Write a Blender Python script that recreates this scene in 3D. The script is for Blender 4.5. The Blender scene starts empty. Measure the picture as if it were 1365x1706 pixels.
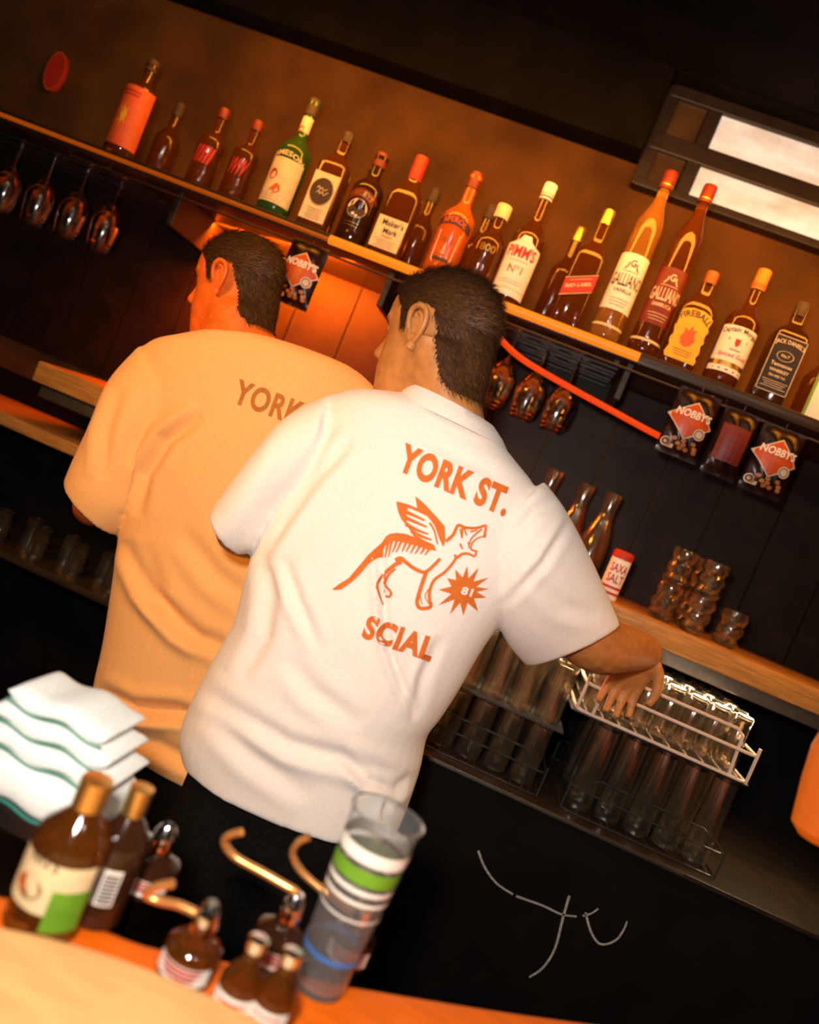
import bpy, bmesh, math, random
import numpy as np
from mathutils import Vector, Matrix
from mathutils.bvhtree import BVHTree

random.seed(7)
SC = bpy.context.scene
COL = SC.collection
PI = math.pi

# ------------------------------------------------------------------ camera
W, H, FPX = 1365, 1706, 1330.0
CAM = Vector((0, 0, 1.50))
ROLL, PITCH, YAW = math.radians(22.5), math.radians(-3), math.radians(7)
FW = Vector((-math.sin(YAW) * math.cos(PITCH), math.cos(YAW) * math.cos(PITCH), math.sin(PITCH)))
RT = Vector((math.cos(YAW), math.sin(YAW), 0))
UP = RT.cross(FW)
CX = RT * math.cos(ROLL) + UP * math.sin(ROLL)
CY = -RT * math.sin(ROLL) + UP * math.cos(ROLL)
cd = bpy.data.cameras.new('camera'); co = bpy.data.objects.new('camera', cd); COL.objects.link(co)
co.matrix_world = Matrix(((CX.x, CY.x, -FW.x, CAM.x), (CX.y, CY.y, -FW.y, CAM.y), (CX.z, CY.z, -FW.z, CAM.z), (0, 0, 0, 1)))
cd.sensor_fit = 'HORIZONTAL'; cd.sensor_width = 36; cd.lens = FPX * 36 / W
cd.clip_start = 0.02
cd.dof.use_dof = True; cd.dof.focus_distance = 1.40; cd.dof.aperture_fstop = 2.8
SC.camera = co

# ------------------------------------------------------------------ pixel to world
def ray(px, py): return FW * FPX + CX * (px - W / 2) + CY * (H / 2 - py)
def P(px, py, y):
    d = ray(px, py); return CAM + d * ((y - CAM.y) / d.y)
def PZ(px, py, z):
    d = ray(px, py); return CAM + d * ((z - CAM.z) / d.z)
CAMN = np.array(CAM); FN = np.array(FW); XN = np.array(CX); YN = np.array(CY)
def proj(V):
    q = np.asarray(V, float) - CAMN; t = q @ FN
    return np.stack([W / 2 + FPX * (q @ XN) / t, H / 2 - FPX * (q @ YN) / t], -1)

# ------------------------------------------------------------------ world, light, exposure
SC.view_settings.view_transform = 'Standard'; SC.view_settings.look = 'None'
SC.view_settings.gamma = 1; SC.view_settings.use_curve_mapping = False
SC.view_settings.exposure = 0.0
wd = bpy.data.worlds.new('night'); SC.world = wd; wd.use_nodes = True
wd.node_tree.nodes['Background'].inputs[0].default_value = (1, .35, .08, 1)
wd.node_tree.nodes['Background'].inputs[1].default_value = 0.004

def lamp(name, kind, loc, target, energy, color, size=.1, spot=None, blend=.5, size_y=None):
    l = bpy.data.lights.new(name, kind); o = bpy.data.objects.new(name, l); COL.objects.link(o)
    o.location = loc; l.energy = energy; l.color = color
    o.rotation_euler = (Vector(target) - Vector(loc)).to_track_quat('-Z', 'Y').to_euler()
    if kind == 'AREA':
        l.size = size
        if size_y: l.shape = 'RECTANGLE'; l.size_y = size_y
    elif kind == 'SPOT':
        l.shadow_soft_size = size; l.spot_size = math.radians(spot); l.spot_blend = blend
    else: l.shadow_soft_size = size
    return o
FLASH = CAM - CX * .05 + CY * .12 - FW * .02
lamp('camera_flash', 'AREA', FLASH, CAM + FW * 1.4, 16.5, (1, .90, .80), .07)
lamp('amber_lamp_left', 'SPOT', (-1.25, .35, 2.15), (-.60, 1.6, 1.25), 72, (1, .42, .05), .10, 62, .8)
lamp('amber_wall_wash', 'AREA', (.1, 1.75, 2.40), (.1, 2.3, 2.05), 24, (1, .36, .03), 2.6, size_y=.1)
for k, (a, b, c) in enumerate(((-.75, .35, 2.45), (-.25, .15, 2.55), (.35, .2, 2.5), (.85, .4, 2.4), (.55, -.3, 1.95))):
    lamp('sparkle_light', 'AREA', (a, b, c), (a * .5 + .2, 1.9, 1.2), 1.1, (1, .86, .66), .03)  # small unseen lights added only to make the glassware sparkle
lamp('added_glass_light', 'AREA', (.40, 1.80, P(1110, 1050, 1.86).z - .075), (.40, 1.74, .9), 4.5, (1, .74, .42), 1.0, size_y=.012)  # added light, no fixture there; brightens the racked glasses
lamp('added_smear_glow', 'AREA', (P(470, 400, 2.10).x, 2.10, P(470, 400, 2.10).z), (P(500, 540, 2.29).x, 2.29, P(500, 540, 2.29).z), 80, (1, .13, .004), .5, size_y=.04)  # added light imitating the orange smear around the left head
lamp('amber_forearm_fill', 'SPOT', (1.35, 1.0, 2.2), (.58, 1.5, 1.33), 34, (1, .40, .04), .06, 50, .8)  # unseen amber spot aimed to brighten the reaching forearm

# ------------------------------------------------------------------ materials
MATS = {}
def mat(name, color, rough=.5, metal=0, trans=0, emit=None, estr=0, vary=.12, scale=30, ior=1.45, stretch=None, bump=0, sheen=0, coat=0, spec=None, alpha=None):
    if name in MATS: return MATS[name]
    m = bpy.data.materials.new(name); m.use_nodes = True
    nt = m.node_tree; b = nt.nodes['Principled BSDF']
    tc = nt.nodes.new('ShaderNodeTexCoord'); mp = nt.nodes.new('ShaderNodeMapping'); nz = nt.nodes.new('ShaderNodeTexNoise')
    nt.links.new(tc.outputs['Object'], mp.inputs[0]); nt.links.new(mp.outputs[0], nz.inputs['Vector'])
    if stretch: mp.inputs['Scale'].default_value = stretch
    nz.inputs['Scale'].default_value = scale; nz.inputs['Detail'].default_value = 4
    rp = nt.nodes.new('ShaderNodeValToRGB'); nt.links.new(nz.outputs['Fac'], rp.inputs[0])
    c = Vector(color[:3])
    rp.color_ramp.elements[0].color = (*(c * (1 - vary)), 1); rp.color_ramp.elements[0].position = .35
    rp.color_ramp.elements[1].color = (*[min(1, v * (1 + vary)) for v in c], 1); rp.color_ramp.elements[1].position = .65
    nt.links.new(rp.outputs[0], b.inputs['Base Color'])
    b.inputs['Roughness'].default_value = rough; b.inputs['Metallic'].default_value = metal
    b.inputs['Transmission Weight'].default_value = trans; b.inputs['IOR'].default_value = ior
    if spec is not None: b.inputs['Specular IOR Level'].default_value = spec
    if sheen: b.inputs['Sheen Weight'].default_value = sheen
    if coat: b.inputs['Coat Weight'].default_value = coat; b.inputs['Coat Roughness'].default_value = .1
    if emit: b.inputs['Emission Color'].default_value = (*emit, 1); b.inputs['Emission Strength'].default_value = estr
    if bump:
        bp = nt.nodes.new('ShaderNodeBump'); bp.inputs['Strength'].default_value = bump; bp.inputs['Distance'].default_value = .002
        nt.links.new(nz.outputs['Fac'], bp.inputs['Height']); nt.links.new(bp.outputs[0], b.inputs['Normal'])
    MATS[name] = m
    return m
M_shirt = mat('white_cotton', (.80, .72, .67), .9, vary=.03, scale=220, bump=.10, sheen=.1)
M_amber = mat('amber_lit_cotton', (.92, .49, .18), .9, vary=.04, scale=200, bump=.10, sheen=.1)  # amber light on a white tee, put into the cloth colour
M_skin = mat('skin', (.50, .20, .055), .5, vary=.12, scale=60, bump=.08)
M_skin2 = mat('skin_orange_lit', (.80, .15, .012), .55, vary=.12, scale=60)  # orange light on the face, put into the skin colour
M_hair = mat('brown_hair', (.040, .016, .005), .7, spec=.15, vary=.3, scale=90)
M_black = mat('black_cloth', (.006, .005, .004), .95, vary=.2, scale=120, spec=.1)
M_shoe = mat('black_leather', (.012, .01, .009), .5)
M_print = mat('orange_print', (.60, .135, .014), .8, vary=.06, scale=80)
M_print2 = mat('faded_brown_print', (.45, .16, .03), .85, vary=.1, scale=80)
M_white = mat('white_paper', (.80, .74, .66), .7, vary=.04, scale=60)
M_cream = mat('cream_paper', (.72, .55, .30), .7, vary=.08, scale=60)
M_red = mat('red_print', (.42, .022, .010), .55, vary=.08, scale=60)
M_dkred = mat('dark_red_paper', (.15, .013, .008), .5, vary=.15, scale=60)
M_orange = mat('orange_paper', (.60, .095, .015), .55, vary=.08, scale=50)
M_yellow = mat('yellow_print', (.70, .38, .02), .6, vary=.08, scale=50)
M_ink = mat('dark_ink', (.05, .028, .016), .7, vary=.15, scale=60)
M_navy = mat('navy_print', (.05, .02, .03), .5, vary=.15, scale=60)
M_teal = mat('teal_print', (.03, .22, .18), .6, vary=.08, scale=50)
M_green = mat('green_print', (.13, .30, .015), .6, vary=.08, scale=50)
M_gold = mat('gold_foil', (.65, .38, .10), .3, .9, vary=.1, scale=40)
M_silver = mat('brushed_steel', (.55, .52, .48), .3, 1, vary=.1, scale=40, stretch=(1, 30, 1))
M_chrome = mat('chrome', (.8, .78, .75), .12, 1, vary=.03)
M_copperstreak = mat('copper_streak', (.95, .42, .13), .28, .75, vary=.06, scale=40)
M_glass = mat('clear_glass', (1, .97, .92), .03, 0, 1, vary=.01, ior=1.45, coat=1)
M_amberglass = mat('amber_glass', (.26, .075, .010), .05, 0, .80, vary=.05, ior=1.45)
M_greenglass = mat('green_glass', (.08, .20, .03), .06, 0, .7, vary=.05)
M_darkglass = mat('dark_brown_glass', (.030, .010, .004), .08, vary=.2)
M_worn = mat('worn_glass', (1, .93, .80), .03, 0, .992, vary=.02, ior=1.45, coat=1)
M_worn.node_tree.nodes['Principled BSDF'].inputs['Coat Roughness'].default_value = .13
M_strand = mat('hair_highlight', (.10, .038, .010), .5, vary=.4, scale=150)
M_clearplastic = mat('clear_plastic', (.92, .95, .95), .06, 0, .95, vary=.02, ior=1.2)
M_wood = mat('varnished_wood', (.42, .19, .045), .35, vary=.25, scale=12, stretch=(1, 14, 14), bump=.1)
M_bartop = mat('pale_bar_wood', (.80, .42, .15), .42, vary=.10, scale=6, stretch=(2, 12, 12))
M_ledge = mat('orange_lacquer', (.80, .135, .003), .55, spec=.2, vary=.08, scale=8, stretch=(2, 10, 10))
M_wall = mat('brown_wall', (.085, .034, .007), .85, spec=.2, vary=.3, scale=5, bump=.1)
M_panel = mat('black_panel', (.013, .0065, .003), .5, spec=.2, vary=.3, scale=14)
M_dark = mat('dark_paint', (.004, .003, .0025), .8, spec=.1, vary=.3, scale=10)
M_shelf = mat('dark_shelf', (.03, .018, .010), .3, vary=.25, scale=12, stretch=(1, 14, 14))
M_frame = mat('dark_frame', (.018, .011, .007), .45, vary=.2, scale=20)
M_floor = mat('dark_floor', (.02, .016, .012), .6, vary=.3, scale=6)
M_whitewire = mat('white_coated_wire', (.62, .50, .42), .45, vary=.05)
M_blackwire = mat('black_coated_wire', (.03, .028, .026), .25, vary=.1)
M_glint = mat('glint', (.30, .31, .27), .95, vary=.25, scale=200)
M_glowtowel = mat('white_glow_cloth', (.88, .90, .86), .95, vary=.04, scale=150, bump=.2)
M_foil = mat('red_black_foil', (.018, .004, .003), .28, .3, vary=.3, scale=25, bump=.3)
M_diamond = mat('orange_red_film', (.50, .07, .012), .35, vary=.1, scale=40)
M_nut = mat('nut_print', (.42, .14, .03), .5, vary=.3, scale=60)
M_greyprint = mat('pale_print', (.62, .50, .38), .6, vary=.08, scale=60)
M_streak = mat('amber_streak', (.10, .03, .005), .4, emit=(1, .22, .006), estr=1.05)
M_streakdim = mat('dim_amber_streak', (.08, .02, .004), .4, emit=(1, .16, .004), estr=.30)
M_redstreak = mat('red_streak', (.10, .01, .002), .4, emit=(1, .055, .003), estr=.8)

# ------------------------------------------------------------------ object helpers
def link(o): COL.objects.link(o); return o
def wloc(o):
    v = Vector((0, 0, 0))
    while o: v += o.location; o = o.parent
    return v
def tag(o, label=None, cat=None, group=None, kind=None):
    if label: o['label'] = label
    if cat: o['category'] = cat
    if group: o['group'] = group
    if kind: o['kind'] = kind
    return o
def empty(name, loc, label, cat, group=None):
    o = bpy.data.objects.new(name, None); link(o); o.location = loc; o.empty_display_size = .02
    return tag(o, label, cat, group)
def mk(name, verts, faces, m, parent=None, smooth=True, local=False):
    """mesh object from world coordinates (or coordinates local to the parent)"""
    V = np.array([tuple(v) for v in verts], float).reshape(-1, 3)
    loc = Vector((0, 0, 0))
    if parent is not None:
        if not local: V = V - np.array(wloc(parent))
    else:
        lo, hi = V.min(0), V.max(0); loc = Vector(((lo[0] + hi[0]) / 2, (lo[1] + hi[1]) / 2, lo[2])); V = V - np.array(loc)
    me = bpy.data.meshes.new(name); me.from_pydata([tuple(v) for v in V], [], [tuple(f) for f in faces]); me.update()
    if smooth:
        me.shade_smooth()
        try: me.set_sharp_from_angle(angle=math.radians(40))
        except Exception: pass
    o = bpy.data.objects.new(name, me); link(o)
    if m: me.materials.append(m)
    if parent is not None: o.parent = parent
    else: o.location = loc
    return o
def struct(name, verts, faces, m, parent=None):
    o = mk(name, verts, faces, m, parent, smooth=False)
    if parent is None: o['kind'] = 'structure'
    return o
class G:
    """collects geometry"""
    def __init__(s): s.v = []; s.f = []
    def add(s, v, f):
        n = len(s.v); s.v += [Vector(x) for x in v]; s.f += [tuple(i + n for i in q) for q in f]; return s
    def box(s, lo, hi, bev=0):
        bm = bmesh.new(); bmesh.ops.create_cube(bm, size=1)
        lo, hi = Vector(lo), Vector(hi)
        for v in bm.verts: v.co = Vector(((lo[i] + hi[i]) / 2 + v.co[i] * (hi[i] - lo[i]) for i in range(3)))
        if bev: bmesh.ops.bevel(bm, geom=bm.edges[:], offset=bev, segments=2, affect='EDGES', profile=.5)
        return s.bm(bm)
    def bm(s, bm):
        bm.verts.ensure_lookup_table(); bm.verts.index_update()
        s.add([v.co.copy() for v in bm.verts], [[v.index for v in f.verts] for f in bm.faces]); bm.free(); return s
    def loft(s, rings, caps=True, closed=False):
        n = len(rings[0]); v = [p for r in rings for p in r]; f = []
        R = len(rings)
        for i in range(R if closed else R - 1):
            a, b = i * n, ((i + 1) % R) * n
            for k in range(n): f.append((a + k, a + (k + 1) % n, b + (k + 1) % n, b + k))
        if caps and not closed: f.append(tuple(range(n - 1, -1, -1))); f.append(tuple((R - 1) * n + k for k in range(n)))
        return s.add(v, f)
    def tube(s, pts, r, n=8, closed=False, caps=True):
        pts = [Vector(p) for p in pts]; L = len(pts)
        rad = r if isinstance(r, (list, tuple)) else [r] * L
        rings = []; ref = None
        for i, p in enumerate(pts):
            if closed: t = pts[(i + 1) % L] - pts[i - 1]
            else: t = pts[min(i + 1, L - 1)] - pts[max(i - 1, 0)]
            t.normalize()
            if ref is None: ref = Vector((0, 0, 1)) if abs(t.z) < .9 else Vector((1, 0, 0))
            u = (ref - t * ref.dot(t)).normalized(); w = t.cross(u); ref = u
            rings.append([p + (u * math.cos(2 * PI * k / n) + w * math.sin(2 * PI * k / n)) * rad[i] for k in range(n)])
        return s.loft(rings, caps, closed)
    def lathe(s, prof, n=24, c=(0, 0, 0), caps=True):
        c = Vector(c)
        rings = [[c + Vector((r * math.cos(2 * PI * k / n), r * math.sin(2 * PI * k / n), z)) for k in range(n)] for r, z in prof]
        return s.loft(rings, caps)
    def mk(s, name, m, parent=None, smooth=True, local=False): return mk(name, s.v, s.f, m, parent, smooth, local)
def smoothpath(pts, n=8):
    pts = [Vector(p) for p in pts]; out = []
    for i in range(len(pts) - 1):
        p0, p1, p2, p3 = pts[max(i - 1, 0)], pts[i], pts[i + 1], pts[min(i + 2, len(pts) - 1)]
        for k in range(n):
            t = k / n
            out.append(.5 * (2 * p1 + (p2 - p0) * t + (2 * p0 - 5 * p1 + 4 * p2 - p3) * t * t + (3 * p1 - p0 - 3 * p2 + p3) * t ** 3))
    out.append(pts[-1]); return out

# flat artwork ------------------------------------------------------
def text2d(s, bold=.0, res=2, spc=1.0):
    """lettering as triangles, fitted to a unit-height box: returns verts [(u,v)], faces, width"""
    cu = bpy.data.curves.new('t', 'FONT'); cu.body = s; cu.size = 1; cu.offset = bold; cu.resolution_u = res; cu.fill_mode = 'FRONT'
    cu.space_character = spc
    o = bpy.data.objects.new('t', cu); link(o)
    bpy.context.view_layer.update()
    me = bpy.data.meshes.new_from_object(o.evaluated_get(bpy.context.evaluated_depsgraph_get()))
    v = [(q.co.x, q.co.y) for q in me.vertices]; f = [tuple(p.vertices) for p in me.polygons]
    bpy.data.objects.remove(o); bpy.data.meshes.remove(me); bpy.data.curves.remove(cu)
    x0 = min(p[0] for p in v); x1 = max(p[0] for p in v); y0 = min(p[1] for p in v); y1 = max(p[1] for p in v)
    h = (y1 - y0) or 1
    return [((a - x0) / h, (b - y0) / h) for a, b in v], f, (x1 - x0) / h
def cut2d(v, f, step):
    """splits flat artwork along a grid so that it can follow a curved surface"""
    bm = bmesh.new(); bv = [bm.verts.new((a, b, 0)) for a, b in v]
    for q in f:
        try: bm.faces.new([bv[i] for i in q])
        except ValueError: pass
    for ax in (0, 1):
        lo = min(p[ax] for p in v); hi = max(p[ax] for p in v)
        c = lo + step
        while c < hi:
            no = (1, 0, 0) if ax == 0 else (0, 1, 0); cop = (c, 0, 0) if ax == 0 else (0, c, 0)
            bmesh.ops.bisect_plane(bm, geom=bm.verts[:] + bm.edges[:] + bm.faces[:], plane_co=cop, plane_no=no)
            c += step
    bmesh.ops.triangulate(bm, faces=[q for q in bm.faces if len(q.verts) > 4])
    bm.verts.index_update(); bm.verts.ensure_lookup_table()
    r = [(q.co.x, q.co.y) for q in bm.verts], [[w.index for w in q.verts] for q in bm.faces]
    bm.free(); return r
def poly2d(pts):
    bm = bmesh.new(); f = bm.faces.new([bm.verts.new((a, b, 0)) for a, b in pts]); f.normal_update(); bmesh.ops.triangulate(bm, faces=[f])
    bm.verts.index_update(); r = [(q.co.x, q.co.y) for q in bm.verts], [[w.index for w in q.verts] for q in bm.faces]; bm.free(); return r
def stroke2d(pts, w0, w1=None):
    w1 = w0 if w1 is None else w1
    p = [Vector((a, b, 0)) for a, b in pts]
    if len(p) > 2: p = smoothpath(p, 4)
    n = len(p); v = []; f = []
    for i in range(n):
        t = (p[min(i + 1, n - 1)] - p[max(i - 1, 0)]).normalized(); q = Vector((-t.y, t.x, 0)); w = (w0 + (w1 - w0) * i / (n - 1)) / 2
        v += [(p[i] + q * w)[:2], (p[i] - q * w)[:2]]
        if i: f.append((2 * i - 2, 2 * i - 1, 2 * i + 1, 2 * i))
    return v, f
def disc2d(c, rx, ry=None, n=24, rin=0):
    ry = rx if ry is None else ry
    o = [(c[0] + rx * math.cos(2 * PI * k / n), c[1] + ry * math.sin(2 * PI * k / n)) for k in range(n)]
    if not rin: return o, [tuple(range(n))]
    i = [(c[0] + rx * rin * math.cos(2 * PI * k / n), c[1] + ry * rin * math.sin(2 * PI * k / n)) for k in range(n)]
    return o + i, [(k, (k + 1) % n, n + (k + 1) % n, n + k) for k in range(n)]
def merge2d(*parts):
    v = []; f = []
    for a, b in parts:
        n = len(v); v += list(a); f += [tuple(i + n for i in q) for q in b]
    return v, f
def place(t, u, v, h, w=None, ital=0):
    """text at centre u, baseline v, height h, optional total width w"""
    tv, tf, tw = t; sx = h if w is None else w / tw
    return [(u + (a - tw / 2) * sx + b * ital * h, v + b * h) for a, b in tv], tf
def arc(t, u, v, R, h, w):
    """text bent over a circle of radius R (centre below at (u, v-R))"""
    tv, tf, tw = t; sx = w / tw
    tv, tf = cut2d([((a - tw / 2) * sx, b * h) for a, b in tv], tf, w / 24)
    return [(u + (R + b) * math.sin(a / R), v - R + (R + b) * math.cos(a / R)) for a, b in tv], tf
def emboss(name, art, mapper, m, parent, step=None):
    v, f = art
    if step: v, f = cut2d(v, f, step)
    return mk(name, [mapper(a, b) for a, b in v], f, m, parent, smooth=False)

# ------------------------------------------------------------------ setting: the room and the back bar
YW = 2.30
def boxs(name, lo, hi, m, parent=None): return struct(name, G().box(lo, hi).v, G().box(lo, hi).f, m, parent)
boxs('floor', (-3, -1, -.05), (3, YW + .05, 0), M_floor)
boxs('ceiling', (-3, -1, 2.75), (3, YW + .05, 2.80), M_dark)
boxs('wall_left', (-3.05, -1, 0), (-3, YW + .05, 2.75), M_dark)
boxs('wall_right', (3, -1, 0), (3.05, YW + .05, 2.75), M_dark)

YB = 1.99                                            # line of the bottles
zs = (P(205, 255, YB).z + P(840, 505, YB).z + P(1295, 695, YB).z) / 3
YS = YB - .045                                       # front edge of the shelf
zc = P(1240, 1100, 1.86).z + .004                    # top of the wooden counter
wb = boxs('wall_back', (-3, YW, 0), (3, YW + .05, 2.75), M_wall)
# black wall panels in the recess between the counter and the shelf, one by one
pw = .165
for k in range(-14, 9):
    boxs('panel', (k * pw + .002, YW - .012, zc + .001), ((k + 1) * pw - .002, YW - .0005, zs - .03), M_panel, wb)
# transom panes high on the wall, upper right; flash reflection painted into two
TL, TR_ = P(1182, 190, YW - .02), P(1480, 285, YW - .02)
zt = (TL.z + P(1365, 250, YW - .02).z) / 2
zt0 = (P(1192, 257, YW - .02).z + P(1365, 318, YW - .02).z) / 2
zb1 = (P(1190, 292, YW - .02).z + P(1365, 347, YW - .02).z) / 2
zb0 = (P(1166, 338, YW - .02).z + P(1365, 405, YW - .02).z) / 2
xm = P(1180, 230, YW - .02).x
win = tag(bpy.data.objects.new('window_1', None), 'row of frosted transom panes in dark frames, a flash reflection painted into the right pair', None, None, 'structure')
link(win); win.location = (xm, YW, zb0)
M_pane = mat('frosted_pane_reflection', (.42, .40, .36), .35, emit=(1, .93, .80), estr=.0, vary=.1)
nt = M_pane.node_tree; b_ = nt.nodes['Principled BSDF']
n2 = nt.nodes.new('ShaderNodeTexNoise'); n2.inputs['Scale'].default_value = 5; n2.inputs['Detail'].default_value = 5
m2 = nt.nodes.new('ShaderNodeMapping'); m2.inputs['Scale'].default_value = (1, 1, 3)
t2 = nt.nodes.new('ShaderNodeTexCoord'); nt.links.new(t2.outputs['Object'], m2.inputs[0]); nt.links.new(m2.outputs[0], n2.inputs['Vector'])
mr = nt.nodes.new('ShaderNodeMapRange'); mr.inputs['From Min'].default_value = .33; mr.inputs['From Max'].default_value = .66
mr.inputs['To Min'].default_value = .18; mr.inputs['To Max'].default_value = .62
nt.links.new(n2.outputs['Fac'], mr.inputs[0]); nt.links.new(mr.outputs[0], b_.inputs['Emission Strength'])  # noisy emission paints the flash reflection into the panes
M_panedark = mat('unlit_pane', (.055, .032, .014), .3, vary=.25, scale=9)
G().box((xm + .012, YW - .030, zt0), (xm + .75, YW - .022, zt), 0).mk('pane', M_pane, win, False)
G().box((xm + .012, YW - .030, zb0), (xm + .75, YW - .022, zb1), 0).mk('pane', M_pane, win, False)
for (za, zb_) in ((zt0, zt), (zb0, zb1)):
    G().box((xm - .125, YW - .030, za), (xm - .03, YW - .022, zb_)).mk('pane', M_panedark, win, False)
fx0, fx1 = xm - .14, xm + .77
for (a, b) in ((zt, zt + .035), (zb1, zt0), (zb0 - .022, zb0)):
    G().box((fx0, YW - .045, a), (fx1, YW - .001, b), .003).mk('rail', M_frame, win, False)
for x in (xm - .01, xm - .13):
    G().box((x - .018, YW - .044, zb0 - .02), (x + .018, YW - .002, zt + .03), .003).mk('mullion', M_frame, win, False)
# soffit above the transoms
boxs('trim_1', (xm - .15, 2.20, zt + .036), (2.6, YW - .001, 2.75), M_dark)
boxs('trim_2', (-2.6, 2.20, P(760, 140, 2.2).z), (xm - .152, YW - .001, 2.75), M_dark)
boxs('dark_back_sheet', (-3, YW - .03, 0), (3, YW - .0005, zc - .09), M_dark)  # dark sheet added to keep the wall under the counter black

# ------------------------------------------------------------------ shelves and counters
sh = G().box((-2.2, YS, zs - .028), (2.2, YW - .001, zs), .003).mk('bottle_shelf', M_shelf)
tag(sh, 'long dark bottle shelf on the back wall with an amber light streak built along its edge', 'shelf')
zl = zs - .016
G().tube([(x, YS - .012, zl) for x in np.linspace(P(560, 380, YS).x, P(1080, 560, YS).x, 30)], .0115, 10).mk('streak_strip', M_streak, sh)  # glowing strip put in for a dragged amber light streak
G().tube([(x, YS - .006, zl) for x in np.linspace(-2.0, P(560, 380, YS).x - .001, 30)], .0055, 10).mk('streak_strip', M_streakdim, sh)  # dimmer left run of the same light streak
for x in (P(305, 290, YS).x, P(660, 430, YS).x, P(1060, 590, YS).x):
    G().box((x - .008, YS + .02, zs - .12), (x + .008, YW - .002, zs - .0285), .002).mk('bracket', M_frame, sh, False)

cx0 = P(60, 612, 1.86).x
ct = G().box((cx0, 1.86, zc - .052), (2.2, YW - .001, zc), .004).mk('wooden_counter', M_wood)
tag(ct, 'varnished wooden back counter running along the wall behind the bartenders', 'counter')
G().box((cx0 + .02, 1.875, zc - .085), (2.19, 1.90, zc - .0525), .002).mk('edge_strip', M_silver, ct, False)
zb2 = P(70, 722, 1.95).z
lb = G().box((-2.2, 1.93, zb2 - .02), (P(300, 770, 1.95).x + .25, YW - .001, zb2 + .012), .003).mk('lower_board', M_wood)
tag(lb, 'lower wooden board under the counter at the far left', 'shelf')
zgl = P(100, 955, 1.95).z
lg = G().box((-2.2, 1.92, zgl - .02), (P(560, 1100, 1.95).x, YW - .001, zgl), .003).mk('glass_shelf', M_shelf)
tag(lg, 'dark shelf of tumblers low behind the amber-lit shirt', 'shelf')
# black cabinet under the glass racks
YF = 1.64
zr = (P(760, 1280, YF).z + P(1130, 1450, YF).z) / 2
xr0 = P(715, 1262, YF).x; xr1 = P(1500, 1600, YF).x
cab = G().box((xr0 - .10, YF + .015, .06), (1.9, YW - .001, zr - .012), .003).mk('black_cabinet', M_dark)
tag(cab, 'black under-counter cabinet with white chalk strokes on its front', 'cabinet')
G().box((xr0 - .12, YF, zr - .011), (1.92, YW - .002, zr), .002).mk('worktop', M_frame, cab, False)
G().box((xr0 + .0, YF - .003, zr - .006), (P(1140, 1455, YF).x, YF + .0005, zr - .003)).mk('edge_trim', M_silver, cab, False)
G().box((xr0 - .08, YF + .05, 0), (1.88, YW - .01, .0595)).mk('plinth', M_dark, cab, False)
for pts, w in (([(797, 1417), (808, 1445), (828, 1472), (855, 1490)], 4), ([(860, 1493), (905, 1509), (935, 1523), (961, 1527)], 4),
          ([(949, 1492), (938, 1530), (925, 1580), (905, 1612), (882, 1628)], 4.5), ([(971, 1526), (985, 1522), (997, 1514)], 3.5),
          ([(976, 1520), (984, 1550), (996, 1570), (1010, 1573), (1028, 1565), (1040, 1548), (1045, 1535)], 4)):
    v, f = stroke2d(pts, w, w * .8)
    mk('glint_stroke', [P(a, b, YF + .0143) for a, b in v], f, M_glint, cab, False)  # white light streaks drawn as strokes on the cabinet front

# ------------------------------------------------------------------ front bar (curved)
zk = 1.00
far = [(-160, 1440), (0, 1478), (120, 1510), (250, 1562), (400, 1592), (560, 1625), (730, 1655), (900, 1682), (1130, 1712), (1400, 1745), (1600, 1768)]
fp = smoothpath([PZ(a, b, zk) for a, b in far], 4)
def slab(pts, near, z0, z1, rnd):
    """counter slab from its far edge to a straight near edge, far edge rounded"""
    top = []; rings = []
    n = len(pts)
    for i, p in enumerate(pts):
        q = Vector((p.x, near, 0))
        pr = [(p.y - rnd * 2.2, z1)] + [(p.y - rnd + rnd * math.sin(a), z1 - rnd + rnd * math.cos(a)) for a in np.linspace(0, PI / 2, 6)] + [(p.y, z0)]
        rings.append([Vector((p.x, near, z1))] + [Vector((p.x, y, z)) for y, z in pr] + [Vector((p.x, near, z0))])
    return G().loft(rings)
ledge = slab(fp, .12, zk - .05, zk, .02).mk('bar_counter', M_ledge)
tag(ledge, 'orange lacquered curved ledge along the inner edge of the front bar', 'bar')
zk2 = 1.035
far2 = [(-160, 1508), (0, 1538), (100, 1560), (200, 1590), (300, 1628), (400, 1675), (480, 1718), (600, 1790)]
fp2 = smoothpath([PZ(a, b, zk2) for a, b in far2], 4)
bt = slab(fp2, .12, zk + .001, zk2, .008).mk('bar_counter', M_bartop)
tag(bt, 'pale glowing wooden bar top in the lower left foreground', 'bar')
bx0, bx1 = fp[0].x, fp[-1].x
ftn = G().box((max(-1.0, bx0), .16, 0), (min(1.2, bx1), .30, zk - .051)).mk('bar_cabinet', M_dark, None, False)
tag(ftn, 'dark supporting front panel under the curved bar ledge', 'bar')
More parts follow.
